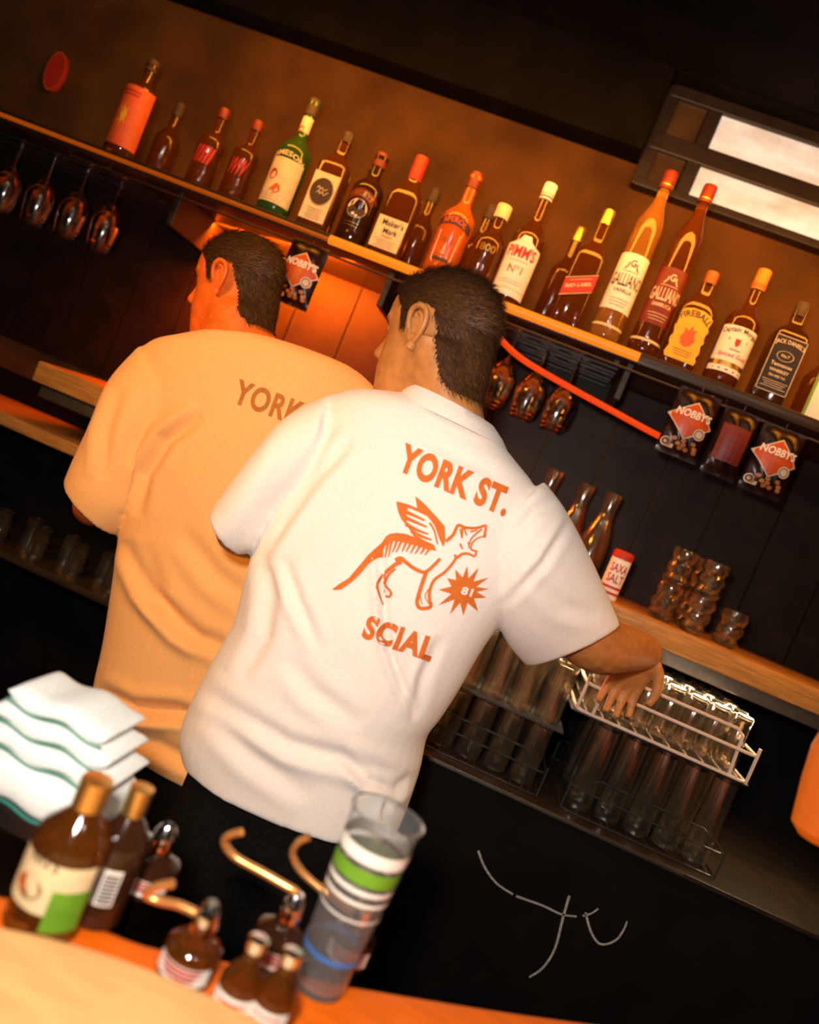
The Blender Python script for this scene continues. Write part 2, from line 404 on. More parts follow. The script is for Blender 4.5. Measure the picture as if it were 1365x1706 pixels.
# ------------------------------------------------------------------ people
def voxel(g, size, smooth_it=4, name='tmp', fac=.5):
    me = bpy.data.meshes.new(name); me.from_pydata([tuple(v) for v in g.v], [], g.f); me.update()
    bm = bmesh.new(); bm.from_mesh(me); bmesh.ops.recalc_face_normals(bm, faces=bm.faces); bm.to_mesh(me); bm.free()
    o = bpy.data.objects.new(name, me); link(o)
    r = o.modifiers.new('r', 'REMESH'); r.mode = 'VOXEL'; r.voxel_size = size
    if smooth_it:
        s = o.modifiers.new('s', 'SMOOTH'); s.factor = fac; s.iterations = smooth_it
    bpy.context.view_layer.update()
    m2 = bpy.data.meshes.new_from_object(o.evaluated_get(bpy.context.evaluated_depsgraph_get()))
    bpy.data.objects.remove(o); bpy.data.meshes.remove(me)
    n = len(m2.vertices); V = np.empty(n * 3); m2.vertices.foreach_get('co', V); V = V.reshape(-1, 3)
    N = np.empty(n * 3); m2.vertex_normals.foreach_get('vector', N); N = N.reshape(-1, 3)
    F = [tuple(p.vertices) for p in m2.polygons]; bpy.data.meshes.remove(m2)
    return V, N, F
def ringpx(L, R, y, b, n=40, e=2.3, dy=0.0):
    """horizontal-ish body section whose outline meets two photograph points at depth y"""
    l, r = P(L[0], L[1], y), P(R[0], R[1], y)
    c = (l + r) / 2; a = (r - l) / 2
    out = []
    for k in range(n):
        t = 2 * PI * k / n; ct_, st_ = math.cos(t), math.sin(t)
        x = math.copysign(abs(ct_) ** (2 / e), ct_); d = math.copysign(abs(st_) ** (2 / e), st_)
        out.append(c + a * x + Vector((0, b * d + dy * x, 0)))
    return out
def scale_ring(r, s):
    c = sum(r, Vector()) / len(r); return [c + (p - c) * s for p in r]
def densify(rings, k=3):
    """smooth interpolation between sections"""
    out = []; n = len(rings[0])
    cols = [smoothpath([r[i] for r in rings], k) for i in range(n)]
    for j in range(len(cols[0])): out.append([cols[i][j] for i in range(n)])
    return out
def limb(g, pts, rad, n=16, sub=5):
    p = smoothpath(pts, sub); r = []
    for i in range(len(rad) - 1):
        for k in range(sub): r.append(rad[i] + (rad[i + 1] - rad[i]) * k / sub)
    r.append(rad[-1]); g.tube(p, r, n)
def head_geo(g, M, o, nose=True):
    """skull, jaw, nose, brow and lips in head coordinates (x forward, y to the seen side, z up from the chin)"""
    T = lambda x, s, z: o + M[0] * x + M[1] * s + M[2] * z
    R = [(.000, .030, .082, .020), (.008, .012, .091, .034), (.022, -.012, .094, .046), (.045, -.036, .094, .057), (.062, -.058, .096, .062),
         (.085, -.076, .094, .066), (.108, -.090, .090, .070), (.128, -.098, .090, .073), (.145, -.103, .095, .0755), (.165, -.104, .093, .077),
         (.185, -.100, .084, .0755), (.205, -.088, .066, .067), (.221, -.068, .042, .050), (.231, -.040, .016, .028)]
    rings = []
    for z, xb, xf, w in R:
        xb = xb * .86 if xb < 0 else xb
        c = (xb + xf) / 2; a = (xf - xb) / 2
        rings.append([T(c + a * math.cos(t), w * math.copysign(abs(math.sin(t)) ** .92, math.sin(t)), z) for t in [2 * PI * k / 40 for k in range(40)]])
    g.loft(densify(rings, 2))
    nr = []
    for z, xc, rx, w in ((.076, .094, .008, .010), (.083, .100, .017, .017), (.092, .101, .0205, .0165), (.103, .097, .018, .012), (.118, .093, .013, .009), (.135, .090, .010, .008)):
        nr.append([T(xc + rx * math.cos(t), w * math.sin(t), z) for t in [2 * PI * k / 16 for k in range(16)]])
    g.loft(nr)
    for z, xc, rx, w in ((.062, .093, .010, .022), (.051, .091, .0095, .020)):          # lips
        g.loft([[T(xc + rx * math.cos(t) * q, w * math.sin(t) * q, z + dz) for t in [2 * PI * k / 14 for k in range(14)]] for dz, q in ((-.007, .4), (-.003, .9), (.002, .9), (.006, .4))])
    for s in (1, -1):                                                                  # brow ridge and cheekbone
        g.tube([T(.085, s * .012, .142), T(.083, s * .03, .146), T(.064, s * .055, .143)], [.0085, .009, .007], 10)
        g.tube([T(.066, s * .032, .098), T(.044, s * .048, .102), T(.02, s * .058, .112)], [.012, .013, .011], 10)
    return T
def ear_geo(T, s):
    """outer ear: rim, inner fold, bowl and lobe; s is the side"""
    g = G(); y = s * .068
    def q(x, o, z): return T(x, y + s * o, z)
    rim = [q(.012, .004, .112), q(.014, .010, .128), q(.008, .017, .143), q(-.006, .021, .149), q(-.019, .022, .143), q(-.024, .022, .130), q(-.021, .020, .115), q(-.012, .016, .100), q(-.003, .012, .091)]
    g.tube(smoothpath(rim, 5), [.0045] * 41, 8)
    fold = [q(-.004, .015, .140), q(-.012, .017, .134), q(-.014, .016, .120), q(-.008, .013, .106)]
    g.tube(smoothpath(fold, 5), [.0035] * 16, 8)
    lobe = [q(.000, .010, .086), q(-.006, .012, .094)]
    g.tube(lobe, [.0085, .0065], 10)
    n = 18                                                                             # plate of the ear, dished
    v = [q(-.006, .006, .119)]; f = []
    for rr, o in ((.5, .005), (.85, .011), (1.0, .016)):
        for k in range(n):
            a = 2 * PI * k / n; v.append(q(-.006 + .0175 * rr * math.cos(a) - .004 * rr * math.sin(a) * .3, o + (-.006 if math.cos(a) > .3 else 0.002), .119 + .029 * rr * math.sin(a)))
    for k in range(n): f.append((0, 1 + k, 1 + (k + 1) % n))
    for j in range(2):
        for k in range(n): f.append((1 + j * n + k, 1 + (j + 1) * n + k, 1 + (j + 1) * n + (k + 1) % n, 1 + j * n + (k + 1) % n))
    g.add(v, f)
    g.tube([q(.013, .001, .108), q(.013, .006, .114), q(.012, .002, .120)], [.003, .0045, .003], 8)   # tragus
    return g
def hand_geo(g, wrist, d, across, curl, r=1.0, curlmul=1.0):
    """palm and five unequal fingers; d = direction of the hand, across = towards the thumb, curl = where the fingers bend"""
    d, across, curl = d.normalized(), across.normalized(), curl.normalized()
    rings = []
    for t, w, h in ((-.01, .026, .021), (.015, .034, .019), (.045, .041, .016), (.075, .042, .013), (.088, .038, .010)):
        c = wrist + d * t * r
        rings.append([c + (across * w * math.cos(a) + curl * h * math.sin(a)) * r for a in [2 * PI * k / 18 for k in range(18)]])
    g.loft(densify(rings, 2))
    for i, (o, L) in enumerate(((.031, .072), (.011, .080), (-.010, .075), (-.030, .060))):
        b = wrist + (d * .074 + across * o) * r; dd = d.copy(); pts = [b]
        for seg, ang in ((.42, .35), (.33, .65), (.27, .55)):
            dd = (dd * math.cos(ang * curlmul) + curl * math.sin(ang * curlmul)).normalized() if seg else dd
            b = b + dd * L * seg * r + across * (o * .06) * r; pts.append(b)
            cn = curl - dd * curl.dot(dd)
            if cn.length > .1: pass
            curl_l = (curl * math.cos(ang * curlmul) - d * math.sin(ang * curlmul))
        limb(g, pts, [.0095 * r, .0088 * r, .0080 * r, .0066 * r], 10, 3)
    b = wrist + (d * .020 + across * .030) * r
    limb(g, [b, b + (d * .022 + across * .022 + curl * .010) * r, b + (d * .050 + across * .030 + curl * .024) * r, b + (d * .070 + across * .026 + curl * .034) * r], [.013 * r, .0115 * r, .010 * r, .0075 * r], 10, 3)
def head_axes(phi, nod):
    f = Vector((-math.cos(phi), math.sin(phi), 0)); s = Vector((-math.sin(phi), -math.cos(phi), 0)); u = Vector((0, 0, 1))
    return (f * math.cos(nod) - u * math.sin(nod), s, u * math.cos(nod) + f * math.sin(nod))
def pdist(Q, line):
    """signed distance of image points to a polyline, and a fade at its ends"""
    line = [np.array(p, float) for p in line]; best = np.full(len(Q), 1e9); sg = np.zeros(len(Q)); fade = np.zeros(len(Q))
    L = sum(np.linalg.norm(b - a) for a, b in zip(line, line[1:])); acc = 0
    for a, b in zip(line, line[1:]):
        e = b - a; l = np.linalg.norm(e); e = e / l; n = np.array([-e[1], e[0]])
        t = np.clip((Q - a) @ e, 0, l); c = a + t[:, None] * e; dv = Q - c; dd = np.linalg.norm(dv, axis=1)
        m = dd < best; best[m] = dd[m]; sg[m] = np.sign((dv @ n)[m]); s = (acc + t) / L; fade[m] = np.sin(np.clip(s, .0, 1) * PI)[m] ** .6; acc += l
    return best * np.where(sg == 0, 1, sg), fade
def hair_mask(x, z, s):
    """which part of the skull carries hair"""
    pts = [(-.12, .028), (-.075, .030), (-.055, .045), (-.042, .080), (-.030, .120), (-.022, .150), (.004, .157), (.018, .140), (.022, .112), (.034, .114), (.040, .150), (.058, .172), (.075, .186), (.12, .192)]
    return z > np.interp(x, [p[0] for p in pts], [p[1] for p in pts])

def person(name, label, cfg):
    y = cfg['y']; hipL, hipR = P(*cfg['hip'][0], y), P(*cfg['hip'][1], y); hip = (hipL + hipR) / 2
    root = empty(name, (hip.x, y, 0), label, 'person', 'bartenders in plain printed tees')
    # ---- skin: one continuous figure
    M = head_axes(*cfg['face']); o = P(*cfg['ear'], y - cfg.get('eardy', .07)) - (M[0] * -.016 + M[1] * .085 + M[2] * .120)
    g = G(); T = head_geo(g, M, o)
    rings = [scale_ring(ringpx(L, R, y, b), .80) for L, R, b in cfg['torso'][2:]]
    nk = [ringpx(L, R, y - .005, b, e=2) for L, R, b in cfg['neck']]
    inner = [[T(-.022 + .058 * math.cos(t), .056 * math.sin(t), .085) for t in [2 * PI * k / 40 for k in range(40)]]]
    nb = nk[-1]
    g.loft(densify(nk + [rings[0]] + rings[1:], 3))
    limb(g, [T(-.025, 0, .09), (T(-.03, 0, .02) + sum(nk[0], Vector()) / 40) / 2, sum(nk[1], Vector()) / 40], [.056, .060, .060], 20)
    limb(g, [T(-.045, 0, .125), T(-.052, 0, .07), T(-.042, 0, .015), sum(nk[1], Vector()) / 40 + Vector((.02, 0, 0))], [.050, .046, .046, .050], 20)
    for a in cfg['arms']:
        pts = [P(*p[:2], p[2]) for p in a['pts']]; limb(g, pts, a['rad'])
        if 'hand' in a: hand_geo(g, pts[-1], *[Vector(q) for q in a['hand']], 1.0, a.get('curl', 1))
    feet = []
    for s in (-1, 1):
        h = hip + Vector((s * .085, 0, -.02)); k = Vector((hip.x + s * .11, y + .03, .50)); an = Vector((hip.x + s * .13, y - .01, .09))
        limb(g, [h + Vector((0, 0, .10)), h, (h + k) / 2, k, (k + an) / 2 + Vector((0, .0, .05)), an, an + Vector((0, 0, -.05))], [.078, .075, .062, .046, .042, .036, .034])
        limb(g, [an + Vector((0, -.03, -.05)), an + Vector((0, .05, -.055)), an + Vector((0, .15, -.065))], [.034, .036, .022], 12)
        feet.append(an)
    V, N, F = voxel(g, cfg['vox'], 3)
    n0 = len(V)
    q = V - np.array(o); hx, hs, hz = q @ np.array(M[0]), q @ np.array(M[1]), q @ np.array(M[2])
    sel = (hz > -.06) & (hz < .095 - .35 * np.clip(hx, -.2, .2)) & (hx < .045) & (hx > -.14) & (np.abs(hs) < .10)
    acc_a = []; acc_b = []
    for f in F:
        for k in range(len(f)): acc_a.append(f[k]); acc_b.append(f[(k + 1) % len(f)])
    ea, eb = np.array(acc_a), np.array(acc_b); m_ = sel[ea] | sel[eb]; ea, eb = ea[m_], eb[m_]
    for it in range(45):
        S = np.zeros_like(V); c_ = np.zeros(n0); np.add.at(S, ea, V[eb]); np.add.at(c_, ea, 1)
        V[sel] = V[sel] * .4 + .6 * S[sel] / np.maximum(c_[sel], 1)[:, None]
    for s in (1, -1):
        e = ear_geo(T, s); F += [tuple(i + len(V) for i in f) for f in e.f]; V = np.vstack([V, np.array([tuple(v) for v in e.v])])
    mk('body', V, F, cfg['skin'], root)
    # eyes are part of the face
    for s in (1, -1):
        ge = G(); c = T(.0700, s * .030, .127)
        bm = bmesh.new(); bmesh.ops.create_uvsphere(bm, u_segments=14, v_segments=10, radius=.0125)
        for v in bm.verts: v.co += c
        ge.bm(bm).mk('eye', M_white, root)
    # ---- hair: cap and strands
    q = V[:n0] - np.array(o); hx, hs, hz = q @ np.array(M[0]), q @ np.array(M[1]), q @ np.array(M[2])
    onhead = (hz > .02) & (hz < .26) & (np.abs(hs) < .095) & (hx > -.125) & (hx < .10)
    mask = onhead & hair_mask(hx, hz, hs)
    idx = -np.ones(n0, int); idx[mask] = np.arange(mask.sum())
    capv = V[:n0][mask] + N[mask] * .0028
    capf = [tuple(idx[i] for i in f) for f in F if all(i < n0 and mask[i] for i in f)]
    cap = mk('hair', capv, capf, M_hair, root)
    rng = np.random.default_rng(3); cand = np.where(mask)[0]
    pick = rng.choice(cand, cfg.get('strands', 11000))
    sv = []; sf = []
    m0, m1, m2_ = (np.array(M[0]), np.array(M[1]), np.array(M[2]))
    for i in pick:
        p = V[i] + rng.normal(0, .0015, 3); nn = N[i]
        hz_ = hz[i]; low = hz_ < .14
        flow = -m2_ * (1.0 if low else .25) - m0 * (.5 if low else .9) + rng.normal(0, .22, 3)
        flow -= nn * (flow @ nn); flow /= np.linalg.norm(flow) + 1e-6
        L = (.011 if low else .020) * rng.uniform(.6, 1.4); d = flow * .86 + nn * .5
        w = np.cross(d, nn); w = w / (np.linalg.norm(w) + 1e-6) * .00042
        k = len(sv); mid = p + d * L * .55; tip = p + d * L * .8 + flow * L * .3
        sv += [p - w, p + w, mid - w * .8, mid + w * .8, tip]; sf += [(k, k + 1, k + 3, k + 2), (k + 2, k + 3, k + 4)]
    so = mk('hair_strands', sv, sf, M_strand, cap, smooth=False); so['kind'] = 'stuff'
    # ---- trousers and shoes
    g = G(); top = hip + Vector((0, 0, .16))
    def oval(c, a, b): return [c + Vector((a * math.cos(2 * PI * k / 28), b * math.sin(2 * PI * k / 28), 0)) for k in range(28)]
    g.loft(densify([oval(top, .150, .085), oval(hip + Vector((0, 0, .08)), .165, .10), oval(hip, .175, .11), oval(hip - Vector((0, 0, .09)), .155, .10)], 3))
    for s in (-1, 1):
        a = feet[(s + 1) // 2]; h = hip + Vector((s * .083, 0, .02)); k = Vector((hip.x + s * .11, y + .03, .50))
        limb(g, [h, h - Vector((0, 0, .12)), (h + k) / 2 - Vector((0, 0, .05)), k, (k + a) / 2, a + Vector((0, 0, -.02)), a + Vector((0, .01, -.055))], [.098, .100, .090, .076, .070, .068, .070])
    V2, N2, F2 = voxel(g, .011, 3); mk('trousers', V2, F2, M_black, root)
    for s, a in zip((-1, 1), feet):
        g = G(); c = Vector((a.x, a.y, 0))
        prof = [(-.075, .018, .05), (-.06, .034, .065), (-.02, .038, .075), (.04, .042, .07), (.10, .046, .05), (.16, .042, .040), (.20, .024, .028)]
        g.loft(densify([[c + Vector((w * math.cos(t), yy, max(.0, h / 2 + h / 2 * math.sin(t)))) for t in [2 * PI * k / 16 for k in range(16)]] for yy, w, h in prof], 2)).mk('shoe', M_shoe, root)
    # ---- shirt
    g = G()
    g.loft(densify([ringpx(L, R, y, b) for L, R, b in cfg['torso']], 4))
    for sl in cfg['sleeves']:
        rr = [ringpx(L, R, yy, b, e=2.0) for L, R, yy, b in sl]
        g.loft(densify(rr, 4))
    V3, N3, F3 = voxel(g, .0045, 10)
    Q = proj(V3); facing = np.clip(((CAMN - V3) / np.linalg.norm(CAMN - V3, axis=1)[:, None] * N3).sum(1) * 2.2, 0, 1)
    D = np.zeros(len(V3))
    for line, amp, w in cfg['folds']:
        d, fade = pdist(Q, line)
        D += fade * amp * cfg.get('fold', 1) * (-np.exp(-(d / w) ** 2) + .75 * np.exp(-((d - 1.7 * w) / w) ** 2) + .35 * np.exp(-((d + 1.8 * w) / w) ** 2))
    V3 = V3 + N3 * (D * facing)[:, None]
    shirt = mk('shirt', V3, F3, cfg['cloth'], root)
    bvh = BVHTree.FromPolygons([tuple(v) for v in V3], F3)
    def onto(off=.0016):
        def f(a, b):
            d = ray(a, b).normalized(); h = bvh.ray_cast(CAM, d)
            p = h[0] if h[0] is not None else CAM + d * 1.35
            nn = h[1] if h[0] is not None else -d
            if nn.dot(d) > 0: nn = -nn
            return p + nn * off
        return f
    # ribbed collar
    if cfg.get('collar'):
        (l0, r0, b0), (l1, r1, b1) = cfg['collar']
        A, B = ringpx(l0, r0, y - .004, b0, e=2), ringpx(l1, r1, y - .004, b1, e=2)
        mid = [(p + q) / 2 for p, q in zip(A, B)]; mid = scale_ring(mid, 1.035)
        cb = G().loft([A, mid, B, scale_ring(B, .93), scale_ring(mid, .92), scale_ring(A, .92)], closed=True).mk('collar', cfg['cloth'], shirt)
    return root, shirt, onto

WHITE = dict(
    y=1.27, hip=((322, 1290), (650, 1410)), face=(math.radians(25), math.radians(9)), ear=(703, 541), skin=M_skin, cloth=M_shirt, vox=.0036,
    neck=[((664, 560), (800, 590), .066), ((680, 620), (803, 650), .064), ((686, 660), (812, 715), .066)],
    torso=[((690, 657), (820, 722), .066), ((660, 655), (838, 742), .075), ((600, 650), (862, 772), .088), ((545, 668), (893, 815), .098),
           ((502, 735), (905, 885), .112), ((462, 830), (872, 985), .125), ((432, 905), (830, 1045), .132), ((416, 960), (798, 1092), .135),
           ((398, 1030), (768, 1145), .136), ((368, 1085), (738, 1192), .138), ((336, 1145), (712, 1228), .140), ((312, 1205), (698, 1290), .142), ((317, 1245), (664, 1388), .140)],
    sleeves=[[((905, 800), (790, 960), 1.27, .09), ((938, 842), (818, 1015), 1.275, .098), ((968, 895), (832, 1046), 1.29, .095), ((1000, 962), (850, 1078), 1.315, .085), ((1034, 1040), (876, 1108), 1.35, .072)],
             [((560, 655), (545, 820), 1.27, .09), ((490, 690), (475, 865), 1.265, .095), ((440, 742), (450, 898), 1.26, .090), ((395, 798), (432, 915), 1.255, .078), ((357, 850), (402, 926), 1.25, .060)]],
    arms=[dict(pts=[(850, 850, 1.27), (915, 965, 1.30), (985, 1068, 1.38), (1040, 1080, 1.50), (1078, 1086, 1.60)], rad=[.062, .056, .050, .044, .031],
               hand=((-.10, .35, -.93), (.95, .25, .05), (.0, -.35, -.2)), curl=.75),
          dict(pts=[(545, 750, 1.27), (440, 850, 1.26), (400, 885, 1.27), (450, 905, 1.40), (520, 930, 1.455)], rad=[.055, .046, .040, .034, .027],
               hand=((.95, .10, .15), (.1, .2, .95), (.2, .6, -.3)), curl=.6)],
    folds=[([(628, 880), (637, 960), (641, 1030), (648, 1080), (668, 1135), (694, 1195)], .0075, 7), ([(425, 935), (470, 870), (530, 790), (585, 730)], .010, 13),
           ([(452, 860), (500, 800), (560, 700)], .006, 12), ([(330, 1145), (400, 1190), (480, 1240), (560, 1262), (640, 1290), (695, 1312)], .008, 15),
           ([(560, 1248), (610, 1300), (660, 1318), (690, 1290)], .007, 9), ([(648, 1325), (640, 1360), (655, 1400)], .006, 7), ([(345, 1180), (420, 1260), (520, 1330)], .006, 18),
           ([(440, 920), (450, 990), (440, 1060), (400, 1130)], .007, 14), ([(470, 925), (495, 1000), (530, 1080)], .006, 10), ([(735, 1060), (705, 1130), (690, 1200)], .005, 10),
           ([(955, 860), (905, 940), (840, 1010)], .004, 8), ([(930, 835), (890, 850), (850, 900)], .005, 12), ([(480, 1095), (520, 1150), (600, 1210)], .006, 16),
           ([(690, 720), (760, 760), (830, 790)], .003, 10), ([(890, 960), (940, 1010), (1000, 1030)], .004, 14)],
    collar=(((664, 666), (846, 752), .090), ((684, 641), (824, 712), .074)))
AMBER = dict(  # displaced exposure of the same bartender, built as a second person
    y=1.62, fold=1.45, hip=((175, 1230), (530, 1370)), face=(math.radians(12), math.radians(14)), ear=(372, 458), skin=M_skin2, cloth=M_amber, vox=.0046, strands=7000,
    neck=[((345, 500), (452, 520), .064), ((345, 530), (450, 545), .066), ((342, 552), (452, 560), .068)],
    torso=[((340, 556), (458, 566), .07), ((300, 562), (520, 585), .08), ((255, 572), (600, 622), .090), ((222, 610), (650, 690), .10), ((214, 700), (655, 790), .108), ((212, 800), (640, 870), .112),
           ((204, 890), (610, 960), .112), ((192, 980), (588, 1050), .112), ((178, 1070), (565, 1150), .112), ((164, 1135), (545, 1240), .114), ((163, 1180), (545, 1330), .114), ((186, 1210), (540, 1380), .112)],
    sleeves=[[((240, 576), (340, 730), 1.62, .09), ((192, 632), (285, 760), 1.615, .095), ((160, 705), (252, 815), 1.605, .09), ((130, 765), (226, 862), 1.595, .08), ((114, 800), (190, 892), 1.59, .065)],
             [((630, 650), (560, 790), 1.62, .09), ((680, 720), (590, 850), 1.62, .09), ((720, 800), (640, 905), 1.63, .08)]],
    arms=[dict(pts=[(280, 660, 1.62), (200, 770, 1.60), (162, 835, 1.60), (158, 848, 1.68), (215, 850, 1.775)], rad=[.058, .050, .044, .038, .028],
               hand=((.95, .12, -.1), (0, .2, .95), (.3, .5, -.5)), curl=.6),
          dict(pts=[(600, 700, 1.62), (660, 850, 1.63), (690, 900, 1.68), (715, 900, 1.75)], rad=[.058, .048, .040, .030],
               hand=((.4, .3, -.6), (-.3, .9, 0), (-.6, -.2, -.4)), curl=.6)],
    folds=[([(335, 690), (275, 735), (240, 790), (226, 860)], .012, 12), ([(205, 900), (245, 985), (300, 1050), (340, 1075)], .010, 12), ([(235, 905), (270, 1000), (330, 1060), (420, 1100)], .008, 14),
           ([(158, 1148), (220, 1180), (290, 1185), (350, 1200)], .014, 13), ([(185, 1215), (260, 1240), (360, 1290)], .007, 14), ([(200, 640), (175, 720), (170, 800)], .006, 12), ([(300, 880), (360, 960), (430, 1010)], .006, 16)],
    collar=None)
p_white, shirt_w, onto_w = person('person', 'person in a white tee with orange print, back turned, reaching right into the glasses', WHITE)
p_amber, shirt_a, onto_a = person('person', 'person repeated at left by the long exposure, amber light painted into tee and face', AMBER)

# printed artwork on the shirts (flat print, following the cloth)
def affine(o, ux, uy): return lambda a, b: (o[0] + ux[0] * a + uy[0] * b, o[1] + ux[1] * a + uy[1] * b)
def print_on(name, art, m, parent, onto, step=14, off=.0016):
    v, f = cut2d(art[0], art[1], step); fn = onto(off)
    return mk(name, [fn(a, b) for a, b in v], f, m, parent, smooth=False)
def pxtext(s, o, e, h, bold, lean):
    """text along the line o-e (its baseline) in photograph points"""
    tv, tf, tw = text2d(s, bold, 6, 1.10); ux = Vector((e[0] - o[0], e[1] - o[1])); L = ux.length; ux /= L
    upv = Vector((math.sin(lean), -math.cos(lean))); k = L / tw
    return [(o[0] + ux.x * a * k + upv.x * b * h, o[1] + ux.y * a * k + upv.y * b * h) for a, b in tv], tf
lt = math.radians(20)
print_on('lettering', pxtext('YORK ST.', (659, 783), (840, 862), 49, .05, lt), M_print, shirt_w, onto_w)
print_on('lettering', pxtext('SCIAL', (601, 1062), (716, 1103), 41, .05, lt), M_print, shirt_w, onto_w)
ew = lambda pts: [(540 + a / 4.55, 820 + b / 4.55) for a, b in pts]
def sk(pts, w0, w1=None): return stroke2d(ew(pts), w0 / 3.7, None if w1 is None else w1 / 3.7)
dog = merge2d(
    poly2d(ew([(65, 735), (110, 700), (190, 650), (240, 590), (300, 520), (370, 440), (440, 385), (470, 335), (500, 316), (550, 308), (620, 316), (700, 345), (790, 378), (838, 402), (842, 440), (790, 436), (720, 412), (640, 390), (560, 372), (505, 372), (470, 400), (452, 440), (452, 492), (400, 500), (340, 545), (280, 615), (220, 675), (130, 738), (80, 742)])),
    *[sk(p, 18, 7) for p in ([(490, 365), (478, 430), (466, 495)], [(515, 365), (500, 430), (490, 492)], [(552, 368), (535, 420), (516, 458)], [(586, 372), (565, 420), (546, 456)], [(622, 380), (606, 420), (592, 452)], [(656, 388), (640, 420), (622, 452)], [(690, 398), (672, 435), (655, 465)], [(726, 408), (708, 440), (690, 468)], [(762, 418), (745, 450), (728, 468)], [(800, 428), (780, 455), (764, 476)])],
    sk([(540, 517), (580, 500), (615, 525), (680, 575), (760, 606), (820, 565), (880, 503)], 26, 20), sk([(590, 525), (530, 555), (470, 610)], 30, 20),
    sk([(540, 580), (490, 630), (470, 700), (508, 755), (500, 792), (470, 785)], 15, 12), sk([(470, 610), (458, 680), (460, 765)], 12, 8),
    sk([(450, 620), (402, 690), (410, 760), (445, 860)], 20, 8),
    sk([(775, 605), (745, 690), (715, 785), (705, 840), (730, 878), (795, 874), (815, 850)], 26, 22), sk([(815, 850), (800, 820), (800, 750), (835, 665), (915, 605), (980, 530), (1000, 490), (985, 478)], 22, 16),
    sk([(1005, 500), (1050, 466), (1100, 468), (1140, 484), (1155, 440)], 18, 12), sk([(1150, 448), (1112, 428), (1125, 380), (1170, 345), (1215, 335)], 12, 9),
    sk([(1213, 345), (1228, 250)], 20, 14), sk([(1228, 250), (1150, 272), (1070, 268), (1015, 252), (980, 320), (925, 372)], 16, 22),
    sk([(1040, 275), (1045, 350)], 26, 10), sk([(1108, 300), (1160, 288)], 12, 8), sk([(1060, 270), (1080, 330)], 14, 8), sk([(1030, 390), (1050, 432)], 14, 10), sk([(1195, 280), (1120, 345), (1100, 400)], 12, 9), sk([(1092, 375), (1098, 425)], 10, 8),
    sk([(735, 690), (728, 780), (745, 852)], 8, 6), sk([(790, 735), (765, 790), (800, 852)], 8, 6),
    poly2d(ew([(692, 30), (762, 88), (845, 178), (915, 258), (920, 372), (902, 415), (872, 350), (842, 262), (795, 188), (708, 130)])),
    sk([(800, 232), (835, 290), (860, 395)], 14, 10),
    poly2d(ew([(548, 72), (600, 82), (640, 130), (615, 150), (640, 200), (625, 220), (680, 300), (720, 360), (690, 350), (640, 270), (590, 210), (575, 180), (560, 140)])),
    sk([(555, 84), (650, 110), (760, 160), (800, 190), (850, 262), (880, 345)], 22, 8),
    sk([(580, 135), (680, 175), (765, 215)], 26, 10), sk([(600, 185), (690, 225), (780, 265)], 26, 10), sk([(620, 240), (700, 285), (790, 318)], 26, 10), sk([(660, 295), (740, 335), (815, 362)], 24, 10), sk([(700, 345), (770, 385), (845, 440)], 24, 14))
print_on('dog_emblem', dog, M_print, shirt_w, onto_w, 10)
tips = [(1085, 558), (1172, 568), (1246, 645), (1246, 732), (1228, 797), (1166, 902), (1054, 934), (952, 924), (865, 856), (865, 738), (932, 650), (994, 584)]
star = []
for i, t in enumerate(tips):
    u = tips[(i + 1) % 12]; a = math.atan2((t[1] + u[1]) / 2 - 742, (t[0] + u[0]) / 2 - 1058)
    star += [t, (1058 + 98 * math.cos(a), 742 + 98 * math.sin(a))]
print_on('starburst', poly2d(ew(star)), M_print, shirt_w, onto_w, 10, .0015)
print_on('number', pxtext('81', ew([(1030, 768)])[0], ew([(1112, 790)])[0], 13.5, .04, lt), M_shirt, shirt_w, onto_w, 8, .0026)
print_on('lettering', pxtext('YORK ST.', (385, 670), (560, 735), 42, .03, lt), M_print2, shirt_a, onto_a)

# ------------------------------------------------------------------ bottles on the back shelf
def onring(r, off=.0006):
    """wraps artwork (u along the girth, v = height) on a round bottle facing the camera"""
    rf = r if callable(r) else (lambda z: r)
    def f(u, v):
        R = rf(v) + off; a = u / rf(v); return Vector((R * math.sin(a), -R * math.cos(a), v))
    return f
def onflat(yf, off=.0006): return lambda u, v: Vector((u, yf - off, v))
def grid2d(u0, u1, v0, v1, nu=10, nv=1, fn=None):
    v = []; f = []
    for j in range(nv + 1):
        for i in range(nu + 1):
            a, b = u0 + (u1 - u0) * i / nu, v0 + (v1 - v0) * j / nv
            v.append((a, b) if fn is None else fn(a, b))
    for j in range(nv):
        for i in range(nu): k = j * (nu + 1) + i; f.append((k, k + 1, k + nu + 2, k + nu + 1))
    return v, f
def profile(r, h, rn, hs, hn, rb=.006):
    """round bottle: body radius r up to hs, shoulder to neck radius rn at hn, neck to h"""
    p = [(r * .82, 0), (r - .003, .001), (r, rb)]
    for k in range(6): p.append((r, rb + (hs - rb) * (k + 1) / 6))
    for k in range(1, 8):
        t = k / 8; p.append((rn + (r - rn) * (.5 + .5 * math.cos(PI * t)), hs + (hn - hs) * t))
    p += [(rn, hn), (rn, h - .012), (rn * 1.18, h - .011), (rn * 1.18, h - .002), (rn, h)]
    return p
def rounded(wx, wy, z, cr=.35, n=28, e=5):
    out = []
    for k in range(n):
        t = 2 * PI * k / n; c, s = math.cos(t), math.sin(t)
        out.append(Vector((math.copysign(abs(c) ** (2 / e), c) * wx, math.copysign(abs(s) ** (2 / e), s) * wy, z)))
    return out
